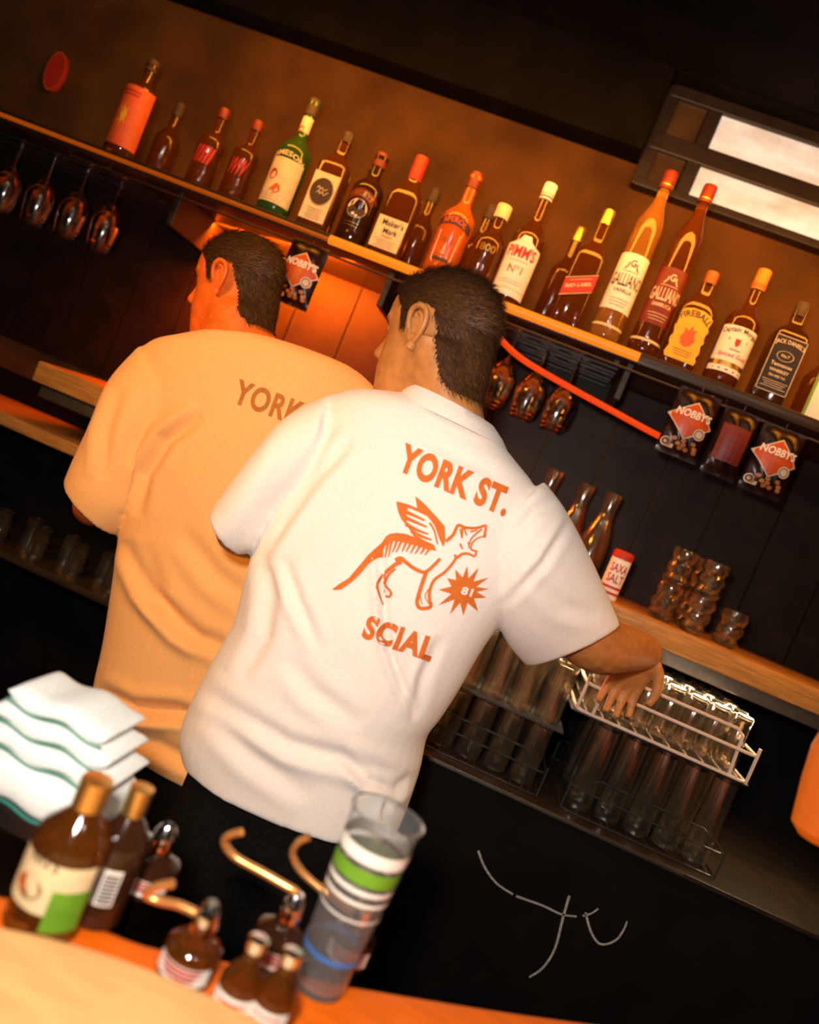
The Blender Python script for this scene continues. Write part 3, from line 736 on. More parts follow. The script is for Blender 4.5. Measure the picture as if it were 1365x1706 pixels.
def bottle(label, px, base_y, prof=None, square=None, glass=None, cap=None, art=(), y=YB, group='bottles on the back shelf', zbase=None, name='liquor_bottle'):
    """art: list of (part name, artwork, mapper, material, sub-parts)"""
    z0 = zs if zbase is None else zbase
    x = P(px, base_y, y).x
    root = empty(name, (x, y, z0 + .0003), label, 'bottle', group)
    if prof: G().lathe(prof, 28).mk('glass_body', glass, root, local=True)
    else: G().loft(square).mk('glass_body', glass, root, local=True)
    if cap:
        rc, za, zb_, mc = cap[:4]
        G().lathe([(rc * .9, za), (rc, za + .001), (rc, zb_ - .004), (rc * .93, zb_), (rc * .3, zb_ + .0005)], 20).mk('cap', mc, root, local=True)
        for q in cap[4:]:
            G().lathe([(rc * 1.03, q[0]), (rc * 1.03, q[1])], 20, caps=False).mk('cap_band', q[2], root, local=True)
    for nm, a, mp, m, subs in art:
        v, f = a
        o = mk(nm, [mp(p, q) for p, q in v], f, m, root, local=True)
        for n2, a2, mp2, m2 in subs:
            v2, f2 = a2; mk(n2, [mp2(p, q) for p, q in v2], f2, m2, o, smooth=False, local=True)
    return root
def T_(s, bold=.02): return text2d(s, bold)
def lines2d(u, v, w, rows, dv, h=.0011):
    """small print too fine to read: thin bars"""
    out = []
    for k in range(rows):
        ww = w * (1 - .25 * ((k * 7) % 3) / 2); out.append(grid2d(u - ww / 2, u + ww / 2, v - k * dv, v - k * dv + h, 4))
    return merge2d(*out)
O1, O2 = .0006, .0011

def hz(px, py, y=YB): return P(px, py, y).z - zs          # height above the shelf of a photograph point
# -- orange bottle with a yellow sun, far left
r = .043; rw = onring(r, O1); r2 = onring(r, O2)
h0, h1 = .020, .178
sun = merge2d(*[poly2d([(.004 * math.cos(a + 1.57), .085 + .004 * math.sin(a + 1.57)), (.021 * math.cos(a), .085 + .025 * math.sin(a)), (.004 * math.cos(a - 1.57), .085 + .004 * math.sin(a - 1.57))]) for a in [2 * PI * k / 11 for k in range(11)]], disc2d((0, .085), .008, .009, 14))
sun = ([(a * 1.1, b * 1.15) for a, b in sun[0]], sun[1])
bottle('fat orange wrapped bottle with a yellow sunburst at far left', 200, 253, profile(r, .255, .014, .18, .205), None, M_amberglass, (.0165, .235, .266, M_ink),
       [('label', grid2d(-.062, .062, h0, h1, 16), rw, M_orange, [('sunburst', sun, r2, M_yellow), ('lettering', lines2d(0, .160, .05, 2, .009, .005), r2, M_red), ('lettering', lines2d(0, .035, .05, 3, .006), r2, M_red)])])
# -- two small bottles with red lettering
for px, py, s, lb in ((330, 302, 'RED', 'small dim amber bottle with tall red lettering, left of a twin'), (386, 322, 'RUM', 'small dim amber bottle with tall red lettering, right of a twin')):
    r = .034; rw = onring(r, O1)
    bottle(lb, px, py, profile(r, .205, .012, .12, .15), None, M_amberglass, (.0145, .185, .212, M_dkred),
           [('lettering', cut2d(*place(T_('IIIII' if px < 350 else 'VVVV', .04), 0, .055, .045, .046, .2), .008), rw, M_red, [])])
# -- green whiskey bottle
r = .043; rw = onring(r, O1); r2 = onring(r, O2); lt_, lb_ = .150, .022
arcl = lambda a, b: (a, b - (a * a) * 5.5)
bottle('green whiskey bottle with cream label, teal arched name and red seal', 455, 350, profile(r, .305, .0135, .165, .215), None, M_greenglass, (.0155, .268, .312, M_ink),
       [('label', grid2d(-.056, .056, lb_, lt_ - .012, 16, 4), rw, M_cream, [('name_band', merge2d(poly2d([(-.056, .112), (.056, .112), (.056, .138), (.03, .150), (0, .153), (-.03, .150), (-.056, .138)])), lambda u, v: r2(u, v), M_teal),
           ('lettering', arc(T_('JAMESON', .02), 0, .140, .09, .017, .088), onring(r, .0017), M_cream), ('seal', disc2d((-.018, .092), .012, .014), r2, M_red), ('emblem', merge2d(disc2d((.004, .058), .010, .013), stroke2d([(-.01, .05), (.0, .065), (.015, .055)], .004)), r2, M_orange), ('small_print', lines2d(0, .042, .07, 3, .007), r2, M_ink)]),
        ('neck_label', grid2d(-.020, .020, .222, .262, 10), onring(.0135, .0009), M_cream, [('seal', disc2d((-.004, .229), .0075), onring(.0135, .0016), M_red)])])
# -- square bottle with a big cream label and brown disc
sq = [rounded(.040 * k, .034 * k, z) for z, k in ((0, .9), (.003, 1), (.165, 1), (.18, .8), (.195, .42), (.21, .32), (.255, .32))]
bottle('square bottle with cream label and large brown script disc', 523, 374, None, sq, M_amberglass, (.0145, .235, .262, M_ink),
       [('label', grid2d(-.034, .034, .016, .140, 2), onflat(-.034), M_cream, [('disc', disc2d((.0, .092), .029, .034, 28), onflat(-.0346), M_ink), ('ring', disc2d((0, .092), .030, .035, 28, .94), onflat(-.0352), M_gold),
           ('script', merge2d(stroke2d([(-.014, .098), (-.009, .104), (-.006, .096), (0, .102), (.004, .096), (.013, .101)], .0016), stroke2d([(-.012, .086), (-.006, .093), (-.003, .085), (.003, .092), (.008, .084), (.017, .094)], .0016)), onflat(-.0352), M_cream), ('small_print', lines2d(0, .046, .045, 5, .006), onflat(-.0346), M_ink)])])
# -- dark cream liqueur bottle
r = .041; rw = onring(r, O1); r2 = onring(r, O2)
bottle('dark liqueur bottle with arched name over a small oval landscape', 583, 398, profile(r, .235, .015, .14, .185), None, M_darkglass, (.017, .205, .242, M_dkred),
       [('name_band', merge2d([(( .044 + b) * math.sin(a), .070 + (.044 + b) * math.cos(a)) for b in (0, .021) for a in np.linspace(-.85, .85, 17)], [(k, k + 1, k + 18, k + 17) for k in range(16)]) if False else ([((.040 + b) * math.sin(a), .072 + (.040 + b) * math.cos(a)) for b in (0, .022) for a in np.linspace(-.9, .9, 17)], [(k, k + 1, k + 18, k + 17) for k in range(16)]), rw, M_dkred, [('lettering', arc(T_('BAILEYS'), 0, .116, .044, .013, .056), r2, M_gold)]),
        ('picture', disc2d((0, .083), .027, .024, 24), rw, M_cream, [('hills', poly2d([(-.026, .08), (-.012, .089), (.002, .08), (.012, .086), (.026, .080), (.02, .068), (0, .060), (-.02, .068)]), r2, M_ink), ('stream', poly2d([(-.006, .072), (.010, .066), (.004, .062), (-.01, .066)]), r2, M_white)]),
        ('small_print', lines2d(0, .046, .04, 2, .008), rw, M_gold, [])])
# -- square bourbon with torn cream label and red wax
sq = [rounded(.043 * k, .036 * k, z, e=4) for z, k in ((0, .9), (.003, 1), (.150, 1.0), (.172, .86), (.192, .45), (.21, .34), (.262, .32))]
bottle("squat bourbon bottle with cream label and red wax neck", 640, 424, None, sq, M_amberglass, (.017, .205, .268, M_red),
       [('label', grid2d(-.038, .038, .012, .092, 2), onflat(-.036), M_cream, [('lettering', place(T_("Maker's"), .004, .070, .016, .056), onflat(-.0366), M_ink), ('lettering', place(T_('Mark'), .004, .050, .014, .038), onflat(-.0366), M_ink), ('lettering', place(T_('WHISKY'), 0, .040, .005, .03), onflat(-.0366), M_red), ('small_print', lines2d(0, .033, .055, 4, .0055), onflat(-.0366), M_ink)])])
# -- aperitif with dark arched band
r = .042; rw = onring(r, O1); r2 = onring(r, O2)
bottle('orange aperitif bottle with dark arched name over a white label', 727, 460, profile(r, .270, .014, .15, .20), None, mat('orange_liquid', (.75, .16, .02), .08, 0, .5), (.016, .235, .277, M_dkred),
       [('name_band', ([(a, .112 + b + .016 * math.cos(a * 26)) for b in (0, .022) for a in np.linspace(-.050, .050, 15)], [(k, k + 1, k + 16, k + 15) for k in range(14)]), rw, M_navy, [('lettering', arc(T_('APEROL'), 0, .133, .07, .014, .060), r2, M_orange)]),
        ('label', poly2d([(-.020, .028), (.020, .028), (.026, .036), (.028, .110), (-.028, .110), (-.026, .036)]), rw, M_white, [('stripe', grid2d(-.02, .02, .034, .042, 6), r2, M_ink), ('emblem', disc2d((0, .055), .006), r2, M_gold), ('small_print', lines2d(0, .09, .03, 2, .007), r2, M_navy)])])
# -- clear tequila with raised year
r = .040; rw = onring(r, .0004)
bottle('clear tequila bottle with raised pale numerals', 784, 486, profile(r, .215, .015, .12, .17), None, M_amberglass, (.019, .190, .226, M_cream),
       [('lettering', cut2d(*place(T_('1800'), 0, .095, .020, .05), .008), rw, M_gold, [])])
# -- white label fruit cup
r = .041; rw = onring(r, O1); r2 = onring(r, O2)
LS = lambda a: [(p, .014 + (q - .016) * 1.25) for p, q in a]
lab = poly2d([(-.056, .016), (.056, .016), (.056, .108), (.052, .118), (.030, .120), (.016, .126), (.010, .136), (-.010, .136), (-.016, .126), (-.030, .120), (-.052, .118), (-.056, .108)])
bottle("bottle with white shaped label, red name and white screw cap", 838, 505, profile(r, .305, .0135, .165, .22), None, M_amberglass, (.0165, .270, .312, M_white, (.275, .279, M_red), (.283, .285, M_red)),
       [('label', cut2d(LS(lab[0]), lab[1], .010), rw, M_white, [('lettering', cut2d(*place(T_("PIMM'S", .03), 0, .108, .030, .076), .007), r2, M_red), ('lettering', cut2d(*place(T_('N\u00ba1'), 0, .070, .019, .036), .008), r2, M_gold), ('small_print', lines2d(0, .100, .05, 1, .006), r2, M_ink), ('small_print', lines2d(0, .05, .06, 2, .006), r2, M_red), ('stripe', grid2d(-.056, .056, .030, .033, 14), r2, M_cream)])])
# -- slanted red label whisky pair
sq = [rounded(.037 * k, .034 * k, z, e=5) for z, k in ((0, .92), (.003, 1), (.170, 1), (.19, .85), (.21, .45), (.225, .36), (.285, .36))]
sl = lambda u, v: (u, v + u * .42)
bottle('square whisky bottle with slanted red label and gold cap', 936, 545, None, sq, M_amberglass, (.0155, .262, .300, M_gold),
       [('label', ([sl(a, b) for a, b in ((-.036, .075), (.036, .075), (.036, .122), (-.036, .122))], [(0, 1, 2, 3)]), onflat(-.034), M_red, [('lettering', ([sl(a, b) for a, b in place(T_('RED LABEL'), 0, .094, .009, .058)[0]], T_('RED LABEL')[1]), onflat(-.0346), M_cream), ('small_print', ([sl(a, b) for a, b in lines2d(0, .112, .05, 1, .006)[0]], lines2d(0, .112, .05, 1, .006)[1]), onflat(-.0346), M_cream), ('stripe', ([sl(a, b) for a, b in grid2d(-.036, .036, .119, .1215, 2)[0]], grid2d(0, 1, 0, 1, 2)[1]), onflat(-.0346), M_gold), ('stripe', ([sl(a, b) for a, b in grid2d(-.036, .036, .0755, .078, 2)[0]], grid2d(0, 1, 0, 1, 2)[1]), onflat(-.0346), M_gold)])])
bottle('plain brown bottle with gold cap just behind the slanted red label', 903, 540, profile(.034, .285, .013, .16, .21), None, M_amberglass, (.0155, .252, .290, M_gold), [], y=YB + .15)
# -- tall conical liqueurs
def cone(z): return .038 - .018 * max(0, z)
def tallp(h=.425): return [(.028, 0), (.034, .001), (.037, .006)] + [(cone(z), z) for z in np.linspace(.02, .30, 15)] + [(.025, .325), (.0165, .350), (.0130, .375), (.0125, h - .01), (.0155, h - .009), (.0155, h)]
def tall(label, px, py, mlab, mink, name2, mcap, mbody, y=YB):
    rr = lambda off: (lambda u, v: onring(cone, off)(u * 1.04, .045 + dz_ + (v - .045) * 1.25))
    dz_ = .028
    bottle(label, px, py, tallp(), None, mbody, (.0165, .390, .435, mcap, (.398, .401, M_gold)),
           [('label', cut2d(*grid2d(-.050, .050, .045, .158, 14, 3), .02), rr(.0007), mlab, [('lettering', cut2d(*place(T_('GALLIANO', .015), 0, .092, .026, .078), .007), rr(.0013), mink), ('lettering', cut2d(*place(T_(name2), 0, .080, .0075, .046), .007), rr(.0013), mink), ('crest', merge2d(place(T_('G'), 0, .132, .014), stroke2d([(-.016, .126), (-.010, .133), (-.009, .140)], .003), stroke2d([(.016, .126), (.010, .133), (.009, .140)], .003)), rr(.0013), mink), ('small_print', lines2d(0, .066, .05, 3, .006), rr(.0013), mink), ('small_print', lines2d(0, .122, .04, 1, .006), rr(.0013), mink)]),
            ('foot_label', grid2d(-.05, .05, .030, .036, 12), onring(cone, .0006), M_cream, [])])
tall('tall tapered bottle with white label and dark red cap', 998, 577, M_white, M_ink, 'VANILLA', M_dkred, mat('pale_gold_liquid', (.70, .34, .07), .06, 0, .8))
tall('tall tapered bottle with dark red label and dark red cap', 1060, 605, M_dkred, M_greyprint, 'SAMBUCA', M_dkred, M_clearplastic if False else M_amberglass)
# -- cinnamon whisky with torn yellow label
r = .043
sq = [rounded(.044 * k, .032 * k, z, e=3.2) for z, k in ((0, .92), (.003, 1), (.140, 1), (.16, .9), (.178, .5), (.195, .34), (.235, .32))]
rag = [(.037 + .0025 * math.sin(k * 2.3), .016 + .112 * k / 12) for k in range(13)] + [(.030, .137), (.012, .143), (-.012, .143), (-.030, .137)] + [(-.037 - .0025 * math.sin(k * 1.9), .128 - .112 * k / 12) for k in range(13)]
fl = [(-.012, .055), (-.018, .070), (-.012, .082), (-.014, .095), (-.004, .088), (.002, .105), (.006, .090), (.014, .096), (.012, .080), (.018, .068), (.010, .055), (0, .050)]
bottle('whisky bottle with ragged yellow label and orange cap', 1118, 622, None, sq, M_amberglass, (.0155, .215, .246, mat('brick_cap', (.36, .08, .015), .5)),
       [('label', poly2d(rag), onflat(-.0325), M_yellow, [('lettering', arc(T_('FIREBALL', .02), 0, .124, .042, .015, .070), onflat(-.0331), M_ink), ('flame', poly2d(fl), onflat(-.0331), M_orange), ('small_print', lines2d(0, .040, .05, 3, .006), onflat(-.0331), M_ink)])])
# -- spiced rum
r = .041; rw = onring(r, O1); r2 = onring(r, O2)
bottle('rum bottle with white label, crossed swords and yellow cap', 1188, 655, profile(r, .290, .0135, .155, .21), None, M_amberglass, (.0165, .240, .292, mat('amber_cap', (.42, .17, .015), .5), (.246, .256, M_orange)),
       [('label', grid2d(-.052, .052, .052, .138, 14), rw, M_white, [('lettering', arc(T_('Captain Morgan', .015), 0, .120, .16, .016, .090), r2, M_ink), ('swords', merge2d(stroke2d([(-.024, .088), (.024, .106)], .0016), stroke2d([(-.024, .106), (.024, .088)], .0016), stroke2d([(-.020, .102), (-.022, .108)], .0016), stroke2d([(.020, .102), (.022, .108)], .0016)), r2, M_ink), ('shield', poly2d([(-.006, .108), (.006, .108), (.006, .096), (0, .088), (-.006, .096)]), r2, M_red), ('lettering', place(T_('ORIGINAL'), 0, .079, .0045, .026), r2, M_ink), ('lettering', cut2d(*place(T_('Spiced Gold', .015), 0, .060, .013, .072, .2), .008), r2, M_red)]),
        ('gold_band', grid2d(-.052, .052, .040, .052, 14), rw, M_gold, []), ('foot_label', grid2d(-.052, .052, .026, .040, 14), rw, M_white, [('small_print', lines2d(0, .031, .07, 1, .006, .003), r2, M_ink)])])
# -- square black label whiskey
sq = [rounded(.040 * k, .040 * k, z, e=7) for z, k in ((0, .93), (.003, 1), (.160, 1), (.175, .85), (.188, .45), (.20, .36), (.24, .34))]
M_blacklab = mat('black_label', (.012, .008, .006), .5, vary=.15)
fr = merge2d(grid2d(-.036, .036, .152, .1535, 1), grid2d(-.036, .036, .020, .0215, 1), grid2d(-.036, -.0345, .020, .1535, 1), grid2d(.0345, .036, .020, .1535, 1))
bottle('square whiskey bottle with black label and cream lettering', 1260, 690, None, sq, M_darkglass, (.0165, .215, .25, M_ink),
       [('label', grid2d(-.037, .037, .019, .1545, 2), onflat(-.0403), M_blacklab, [('border', fr, onflat(-.0409), M_greyprint), ('lettering', arc(T_('JACK DANIEL\u2019S', .015) if False else T_("JACK DANIEL'S", .015), 0, .134, .09, .013, .066), onflat(-.0409), M_greyprint), ('oval', disc2d((0, .108), .020, .012, 28, .93), onflat(-.0409), M_greyprint), ('lettering', place(T_('No.7'), 0, .105, .007), onflat(-.0409), M_greyprint), ('lettering', place(T_('Tennessee'), 0, .082, .009, .050), onflat(-.0409), M_greyprint), ('lettering', place(T_('WHISKEY'), 0, .068, .0075, .046), onflat(-.0409), M_greyprint), ('lettering', place(T_('70cl 40% Vol.'), 0, .056, .006, .040), onflat(-.0409), M_greyprint), ('small_print', lines2d(0, .046, .06, 4, .005), onflat(-.0409), M_greyprint)])])
# -- card leaning at the right edge
cr = P(1362, 712, YB - .01)
g = G().box((cr.x - .035, YB + .028, zs), (cr.x + .035, YB + .031, zs + .13), .001)
card = empty('menu_card', (cr.x, YB + .028, zs + .0003), 'white card with green and red borders at the right end of the shelf', 'card')
mk('sheet', g.v, g.f, M_white, card)
v, f = grid2d(-.035, -.028, 0, .13, 1); mk('border', [Vector((a, -.0006, b)) for a, b in v], f, M_green, card, local=True)
for q in ((.004, .014), (.105, .125)):
    v, f = grid2d(-.028, .035, *q, 1); mk('border', [Vector((a, -.0006, b)) for a, b in v], f, M_red, card, local=True)
# spare bottles in the second row, dim
for px, dy, hgt, rr_, ln in ((262, 0, .23, .034, 'dim brown bottle in the back row right of the orange bottle'), (575, 0, .27, .036, 'dim brown bottle in the back row above the landscape label'), (675, 0, .25, .035, 'dim brown bottle in the back row above the bourbon'), (765, 0, .26, .034, 'dim brown bottle in the back row right of the aperitif'), (1330, 0, .24, .036, 'dim brown bottle in the back row at the right end')):
    bottle(ln, px, 250 + .404 * (px - 190), profile(rr_, hgt, .013, hgt * .55, hgt * .75), None, M_amberglass, (.0155, hgt - .03, hgt + .008, M_ink), [], y=YB + .16)
# round orange plaque on the wall, far left
c = P(93, 120, YW - .012); n = 32
root = empty('round_plaque', (c.x, YW - .012, c.z), 'oval orange plaque on the wall at the upper left', 'sign')
G().loft([[Vector((.030 * q * math.cos(2 * PI * k / n), yy, .060 * q * math.sin(2 * PI * k / n))) for k in range(n)] for yy, q in ((.0115, 1), (-.004, 1), (-.006, .97))]).mk('face', M_red, root, local=True)
v, f = disc2d((0, 0), .031, .061, 32, .93); mk('rim', [Vector((a, -.0068, b)) for a, b in v], f, M_orange, root, local=True)

# ------------------------------------------------------------------ copies of a thing with its parts
ROWS = ('front', 'second', 'third', 'fourth', 'fifth'); NTH = ('leftmost', 'second from left', 'third from left', 'fourth from left', 'fifth from left', 'sixth from left', 'rightmost')
def dup(root, loc, label=None, rot=None):
    r = root.copy(); COL.objects.link(r); r.location = loc
    if rot is not None: r.rotation_euler = rot
    if label: r['label'] = label
    for ch in list(root.children):
        c = ch.copy(); COL.objects.link(c); c.parent = r
        for g2 in list(ch.children):
            d = g2.copy(); COL.objects.link(d); d.parent = c
    return r
def single(name, g, m, loc, label, cat, group=None):
    o = g.mk(name, m, None); o.location = Vector(loc); return tag(o, label, cat, group)
def lathe_glass(ro, h, base=.008, wall=.0022, taper=.86, n=18, down=True, ribs=0):
    """tumbler standing on its rim (down) or on its base"""
    pr = [(ro * taper * .9, 0), (ro * taper, .002), (ro * (taper + (1 - taper) * .5), h * .5), (ro, h - .001), (ro - wall * .5, h), (ro - wall, h - .001),
          (ro * (taper + (1 - taper) * .5) - wall, h * .5), (ro * taper - wall, base + .004), (ro * taper * .6, base)]
    g = G().lathe(pr, n)
    if ribs:
        for v in g.v:
            a = math.atan2(v.y, v.x); k = 1 + .03 * math.cos(ribs * a) * (1 if math.hypot(v.x, v.y) > ro * .5 else 0); v.x *= k; v.y *= k
    if down:
        for v in g.v: v.z = h - v.z
        g.f = [tuple(reversed(q)) for q in g.f]
    return g

# ------------------------------------------------------------------ snack packets hanging from a rail under the shelf
yr = YS - .030; zrl = zs - .055
rail = empty('hanging_rail', (0, yr, zrl), 'thin dark rail under the bottle shelf carrying the red snack packets', 'rail')
G().tube([(-1.4, yr, zrl), (1.6, yr, zrl)], .003, 8).mk('rod', M_frame, rail)
for x in (-1.3, -.45, .35, 1.2): G().tube([(x, yr, zrl), (x, yr + .03, zrl + .012), (x, yr + .024, zs - .034)], .003, 6).mk('bracket', M_frame, rail)
rx0, rx1 = P(800, 495, yr).x, P(1160, 760, yr).x
zred = P(1010, 640, yr).z
def redz(x): return zred - .0
yq = yr + .033
red = tag(G().tube(smoothpath([Vector((P(806, 500, yq).x, yq, zs - .037))] + [P(a, b, yq) for a, b in ((814, 530), (832, 562), (870, 598), (940, 640), (1020, 684), (1090, 722), (1140, 744), (1165, 740))] + [Vector((P(1172, 690, yq).x, yq, zs - .037))], 8), .0075, 8).mk('streak_rope', M_redstreak), 'red light streak built as a rope below the shelf, right of the white tee head', 'rope light')  # rope traced along a red light streak and standing in for it
def packet(px, py, label, plain=False):
    c = P(px, py, yr - .012); hw, hh = (.040 if plain else .049), .080
    cz = c.z - .006; x0 = c.x
    ztop = cz + hh
    root = empty('snack_packet', (x0, yr - .004, cz - hh), label, 'snack packet', 'snack packets on the rail')
    def dep(u, v): return .0012 + .016 * max(0, 1 - (u / hw) ** 2) ** .6 * max(0, 1 - (v / (hh * .86)) ** 2) ** .5
    nu, nv = 16, 20; V = []; F = []
    for sgn in (-1, 1):
        b = len(V)
        for j in range(nv + 1):
            for i in range(nu + 1):
                u, v = -hw + 2 * hw * i / nu, -hh + 2 * hh * j / nv
                V.append(Vector((u, sgn * dep(u, v) * (1 + .25 * math.sin(u * 160 + v * 90)), v + hh)))
        for j in range(nv):
            for i in range(nu):
                k = b + j * (nu + 1) + i; q = (k, k + 1, k + nu + 2, k + nu + 1); F.append(q if sgn < 0 else q[::-1])
    mk('pouch', V, F, M_foil, root, local=True)
    front = lambda off: (lambda u, v: Vector((u, -dep(u, v) * (1.28) - off, v + hh)))
    G().tube([(0, 0, 2 * hh - .004), (0, -.004, 2 * hh + .012), (0, .004, ztop + 0 - (cz - hh) + max(.0, zrl - ztop))], .0016, 6).mk('hook', M_chrome, root, local=True)
    def loc(p, q): w = P(p, q, yr - .02); b = P(1150, 703, yr - .02); return (w.x - b.x, w.z - b.z + .006)
    if plain:
        v, f = cut2d(*poly2d([(-.032, -.045), (.032, -.045), (.032, .04), (-.032, .04)]), .012); mk('panel', [front(.0008)(a, b) for a, b in v], f, M_dkred, root, smooth=False, local=True)
        return root
    D = [loc(1115, 686), loc(1164, 673), loc(1184, 718), loc(1137, 732)]
    cx_, cy_ = sum(p[0] for p in D) / 4, sum(p[1] for p in D) / 4
    v, f = cut2d(*poly2d([(cx_ + (a - cx_) * 1.05, cy_ + (b - cy_) * 1.05) for a, b in D]), .01); bd = mk('border', [front(.0006)(a, b) for a, b in v], f, M_greyprint, root, smooth=False, local=True)
    v, f = cut2d(*poly2d([(cx_ + (a - cx_) * .97, cy_ + (b - cy_) * .97) for a, b in D]), .01); dm = mk('diamond', [front(.0012)(a, b) for a, b in v], f, M_diamond, root, smooth=False, local=True)
    v, f = cut2d(*place(text2d("NOBBY'S", .03), cx_ + .001, cy_ + .006, .019, .080, .12), .01); mk('lettering', [front(.0020)(a, b) for a, b in v], f, M_white, dm, smooth=False, local=True)
    v, f = cut2d(*place(text2d('Salted', .0), cx_ + .004, cy_ - .010, .006, .026), .01); mk('lettering', [front(.0020)(a, b) for a, b in v], f, M_orange, dm, smooth=False, local=True)
    u0, v0 = loc(1163, 726)
    v, f = cut2d(*disc2d((u0, v0), .0135, n=20), .008); se = mk('seal', [front(.0022)(a, b) for a, b in v], f, M_greyprint, root, smooth=False, local=True)
    v, f = disc2d((u0, v0), .0105, n=20, rin=.8); mk('ring', [front(.0028)(a, b) for a, b in v], f, M_ink, se, smooth=False, local=True)
    u1, v1 = loc(1106, 733); u1 = max(u1, -hw + .014)
    v, f = merge2d(disc2d((u1, v1), .011, n=16), grid2d(u1 + .004, u1 + .020, v1 - .011, v1 - .002, 2)); bg = mk('rating_badge', [front(.0010)(a, b) for a, b in v], f, M_greyprint, root, smooth=False, local=True); bg['kind'] = 'stuff'
    v, f = disc2d((u1, v1), .008, n=14, rin=.55); mk('dial', [front(.0018)(a, b) for a, b in v], f, M_ink, bg, smooth=False, local=True)
    for k in range(11):
        a, b = (-.030 + .0065 * k + .004 * math.sin(k * 5), -.046 - .010 * math.sin(k * 2.1) - .004)
        v, f = disc2d((a, b), .0062, .0048, 10); mk('nut_picture', [front(.0010 + .0003 * (k % 3))(p, q) for p, q in v], f, M_nut, root, smooth=False, local=True)
    return root
packet(500, 452, 'red snack packet hanging between the two heads, nearest the left')
packet(1150, 703, 'red snack packet at right, the left one of the two with bright diamonds')
packet(1290, 765, 'red snack packet hanging furthest right, under the black label bottle')
packet(1220, 735, 'plain dark red packet hanging between the two right snack packets', True)

# ------------------------------------------------------------------ stemware hanging upside down under the shelf
pw_ = [(.033, .180), (.033, .1785), (.006, .1765), (.0038, .170), (.0036, .110), (.010, .100), (.026, .088), (.036, .065), (.038, .045), (.034, .010), (.0325, 0), (.0315, .001), (.0328, .012), (.0365, .045), (.0345, .064), (.024, .085), (.004, .094)]
zhang = zs - .040 - .180
proto = None
for k, (px, yy) in enumerate([(x, y_) for x in (-10, 45, 100, 155, 210) for y_ in (2.03, 2.13, 2.23)] + [(x, y_) for x in (815, 866, 917, 968) for y_ in (2.03, 2.13, 2.23)]):
    x = P(px, 250 + .404 * (px - 190) + 30, yy).x; loc = (x, yy, zhang)
    lab = ('hanging wine glass at far left' if px < 400 else 'hanging wine glass beside the dark-haired head') + ', ' + ROWS[k % 3] + ' row, ' + NTH[(k // 3) % 5 if px < 400 else (k // 3) - 5]
    grp = 'wine glasses hanging at far left' if px < 400 else 'wine glasses hanging beside the head'
    if proto is None:
        proto = single('wine_glass', G().lathe(pw_, 20), M_glass, loc, lab, 'glass', grp)
    else:
        o = proto.copy(); COL.objects.link(o); o.location = loc; o['label'] = lab; o['group'] = grp
for a, b in ((-30, 230), (795, 990)):
    xa, xb = P(a, 250 + .404 * (a - 190) + 30, 2.03).x - .06, P(b, 250 + .404 * (b - 190) + 30, 2.03).x + .06
    rk = empty('glass_hanger', ((xa + xb) / 2, 2.13, zhang + .176), 'dark slotted hanger for stemware under the shelf, ' + ('far left' if a < 0 else 'right of the head'), 'rack', 'stemware hangers under the shelf')
    for k, yy in enumerate((2.0, 2.06, 2.10, 2.16, 2.20, 2.26)):
        G().box((xa, yy - .004, zhang + .1705), (xb, yy + .004, zhang + .1755)).mk('slat', M_frame, rk, False)
    for x in (xa + .01, xb - .01): G().box((x - .006, 1.99, zhang + .1756), (x + .006, 2.27, zs - .0285)).mk('hanger_arm', M_frame, rk, False)

# ------------------------------------------------------------------ things on the wooden counter
cp = [(.030, 0), (.036, .003), (.040, .06), (.037, .12), (.022, .17), (.018, .20), (.024, .245), (.0225, .245), (.0165, .20), (.020, .172), (.035, .12), (.038, .06), (.034, .008), (.01, .006)]
ca = None
for px, yy, ln in ((858, 2.10, 'clear glass carafe on the counter, left of three beside the collar'), (912, 2.16, 'clear glass carafe on the counter, middle of three above the shoulder'), (955, 2.08, 'clear glass carafe on the counter, right of three above the shoulder')):
    loc = (P(px, 612 + .42 * (px - 60), yy).x, yy, zc + .0003)
    if ca is None: ca = single('glass_carafe', G().lathe(cp, 22), M_worn, loc, ln, 'carafe', 'glass carafes on the counter')
    else:
        o = ca.copy(); COL.objects.link(o); o.location = loc; o['label'] = ln
# salt shaker
r = .024; sx = P(1003, 1010, 1.93).x; so_ = empty('salt_shaker', (sx, 1.93, zc + .0003), 'white salt drum with red lettering and red lid beside the right sleeve', 'salt shaker')
G().lathe([(r * .95, 0), (r, .002), (r, .098), (r * .97, .100)], 24).mk('drum', M_white, so_, local=True)
lid = G().lathe([(r * 1.03, .0985), (r * 1.03, .114), (r * .9, .118), (.004, .119)], 24).mk('lid', M_red, so_, local=True)
for s_, v0 in (('SAXA', .066), ('SALT', .040)):
    v, f = cut2d(*place(T_(s_, .02), 0, v0, .021, .042), .006); mk('lettering', [onring(r, .0006)(a, b) for a, b in v], f, M_red, so_, smooth=False, local=True)
for v0 in (.012, .026):
    v, f = grid2d(-.034, .034, v0, v0 + .006, 12); mk('stripe', [onring(r, .0006)(a, b) for a, b in v], f, M_red, so_, smooth=False, local=True)
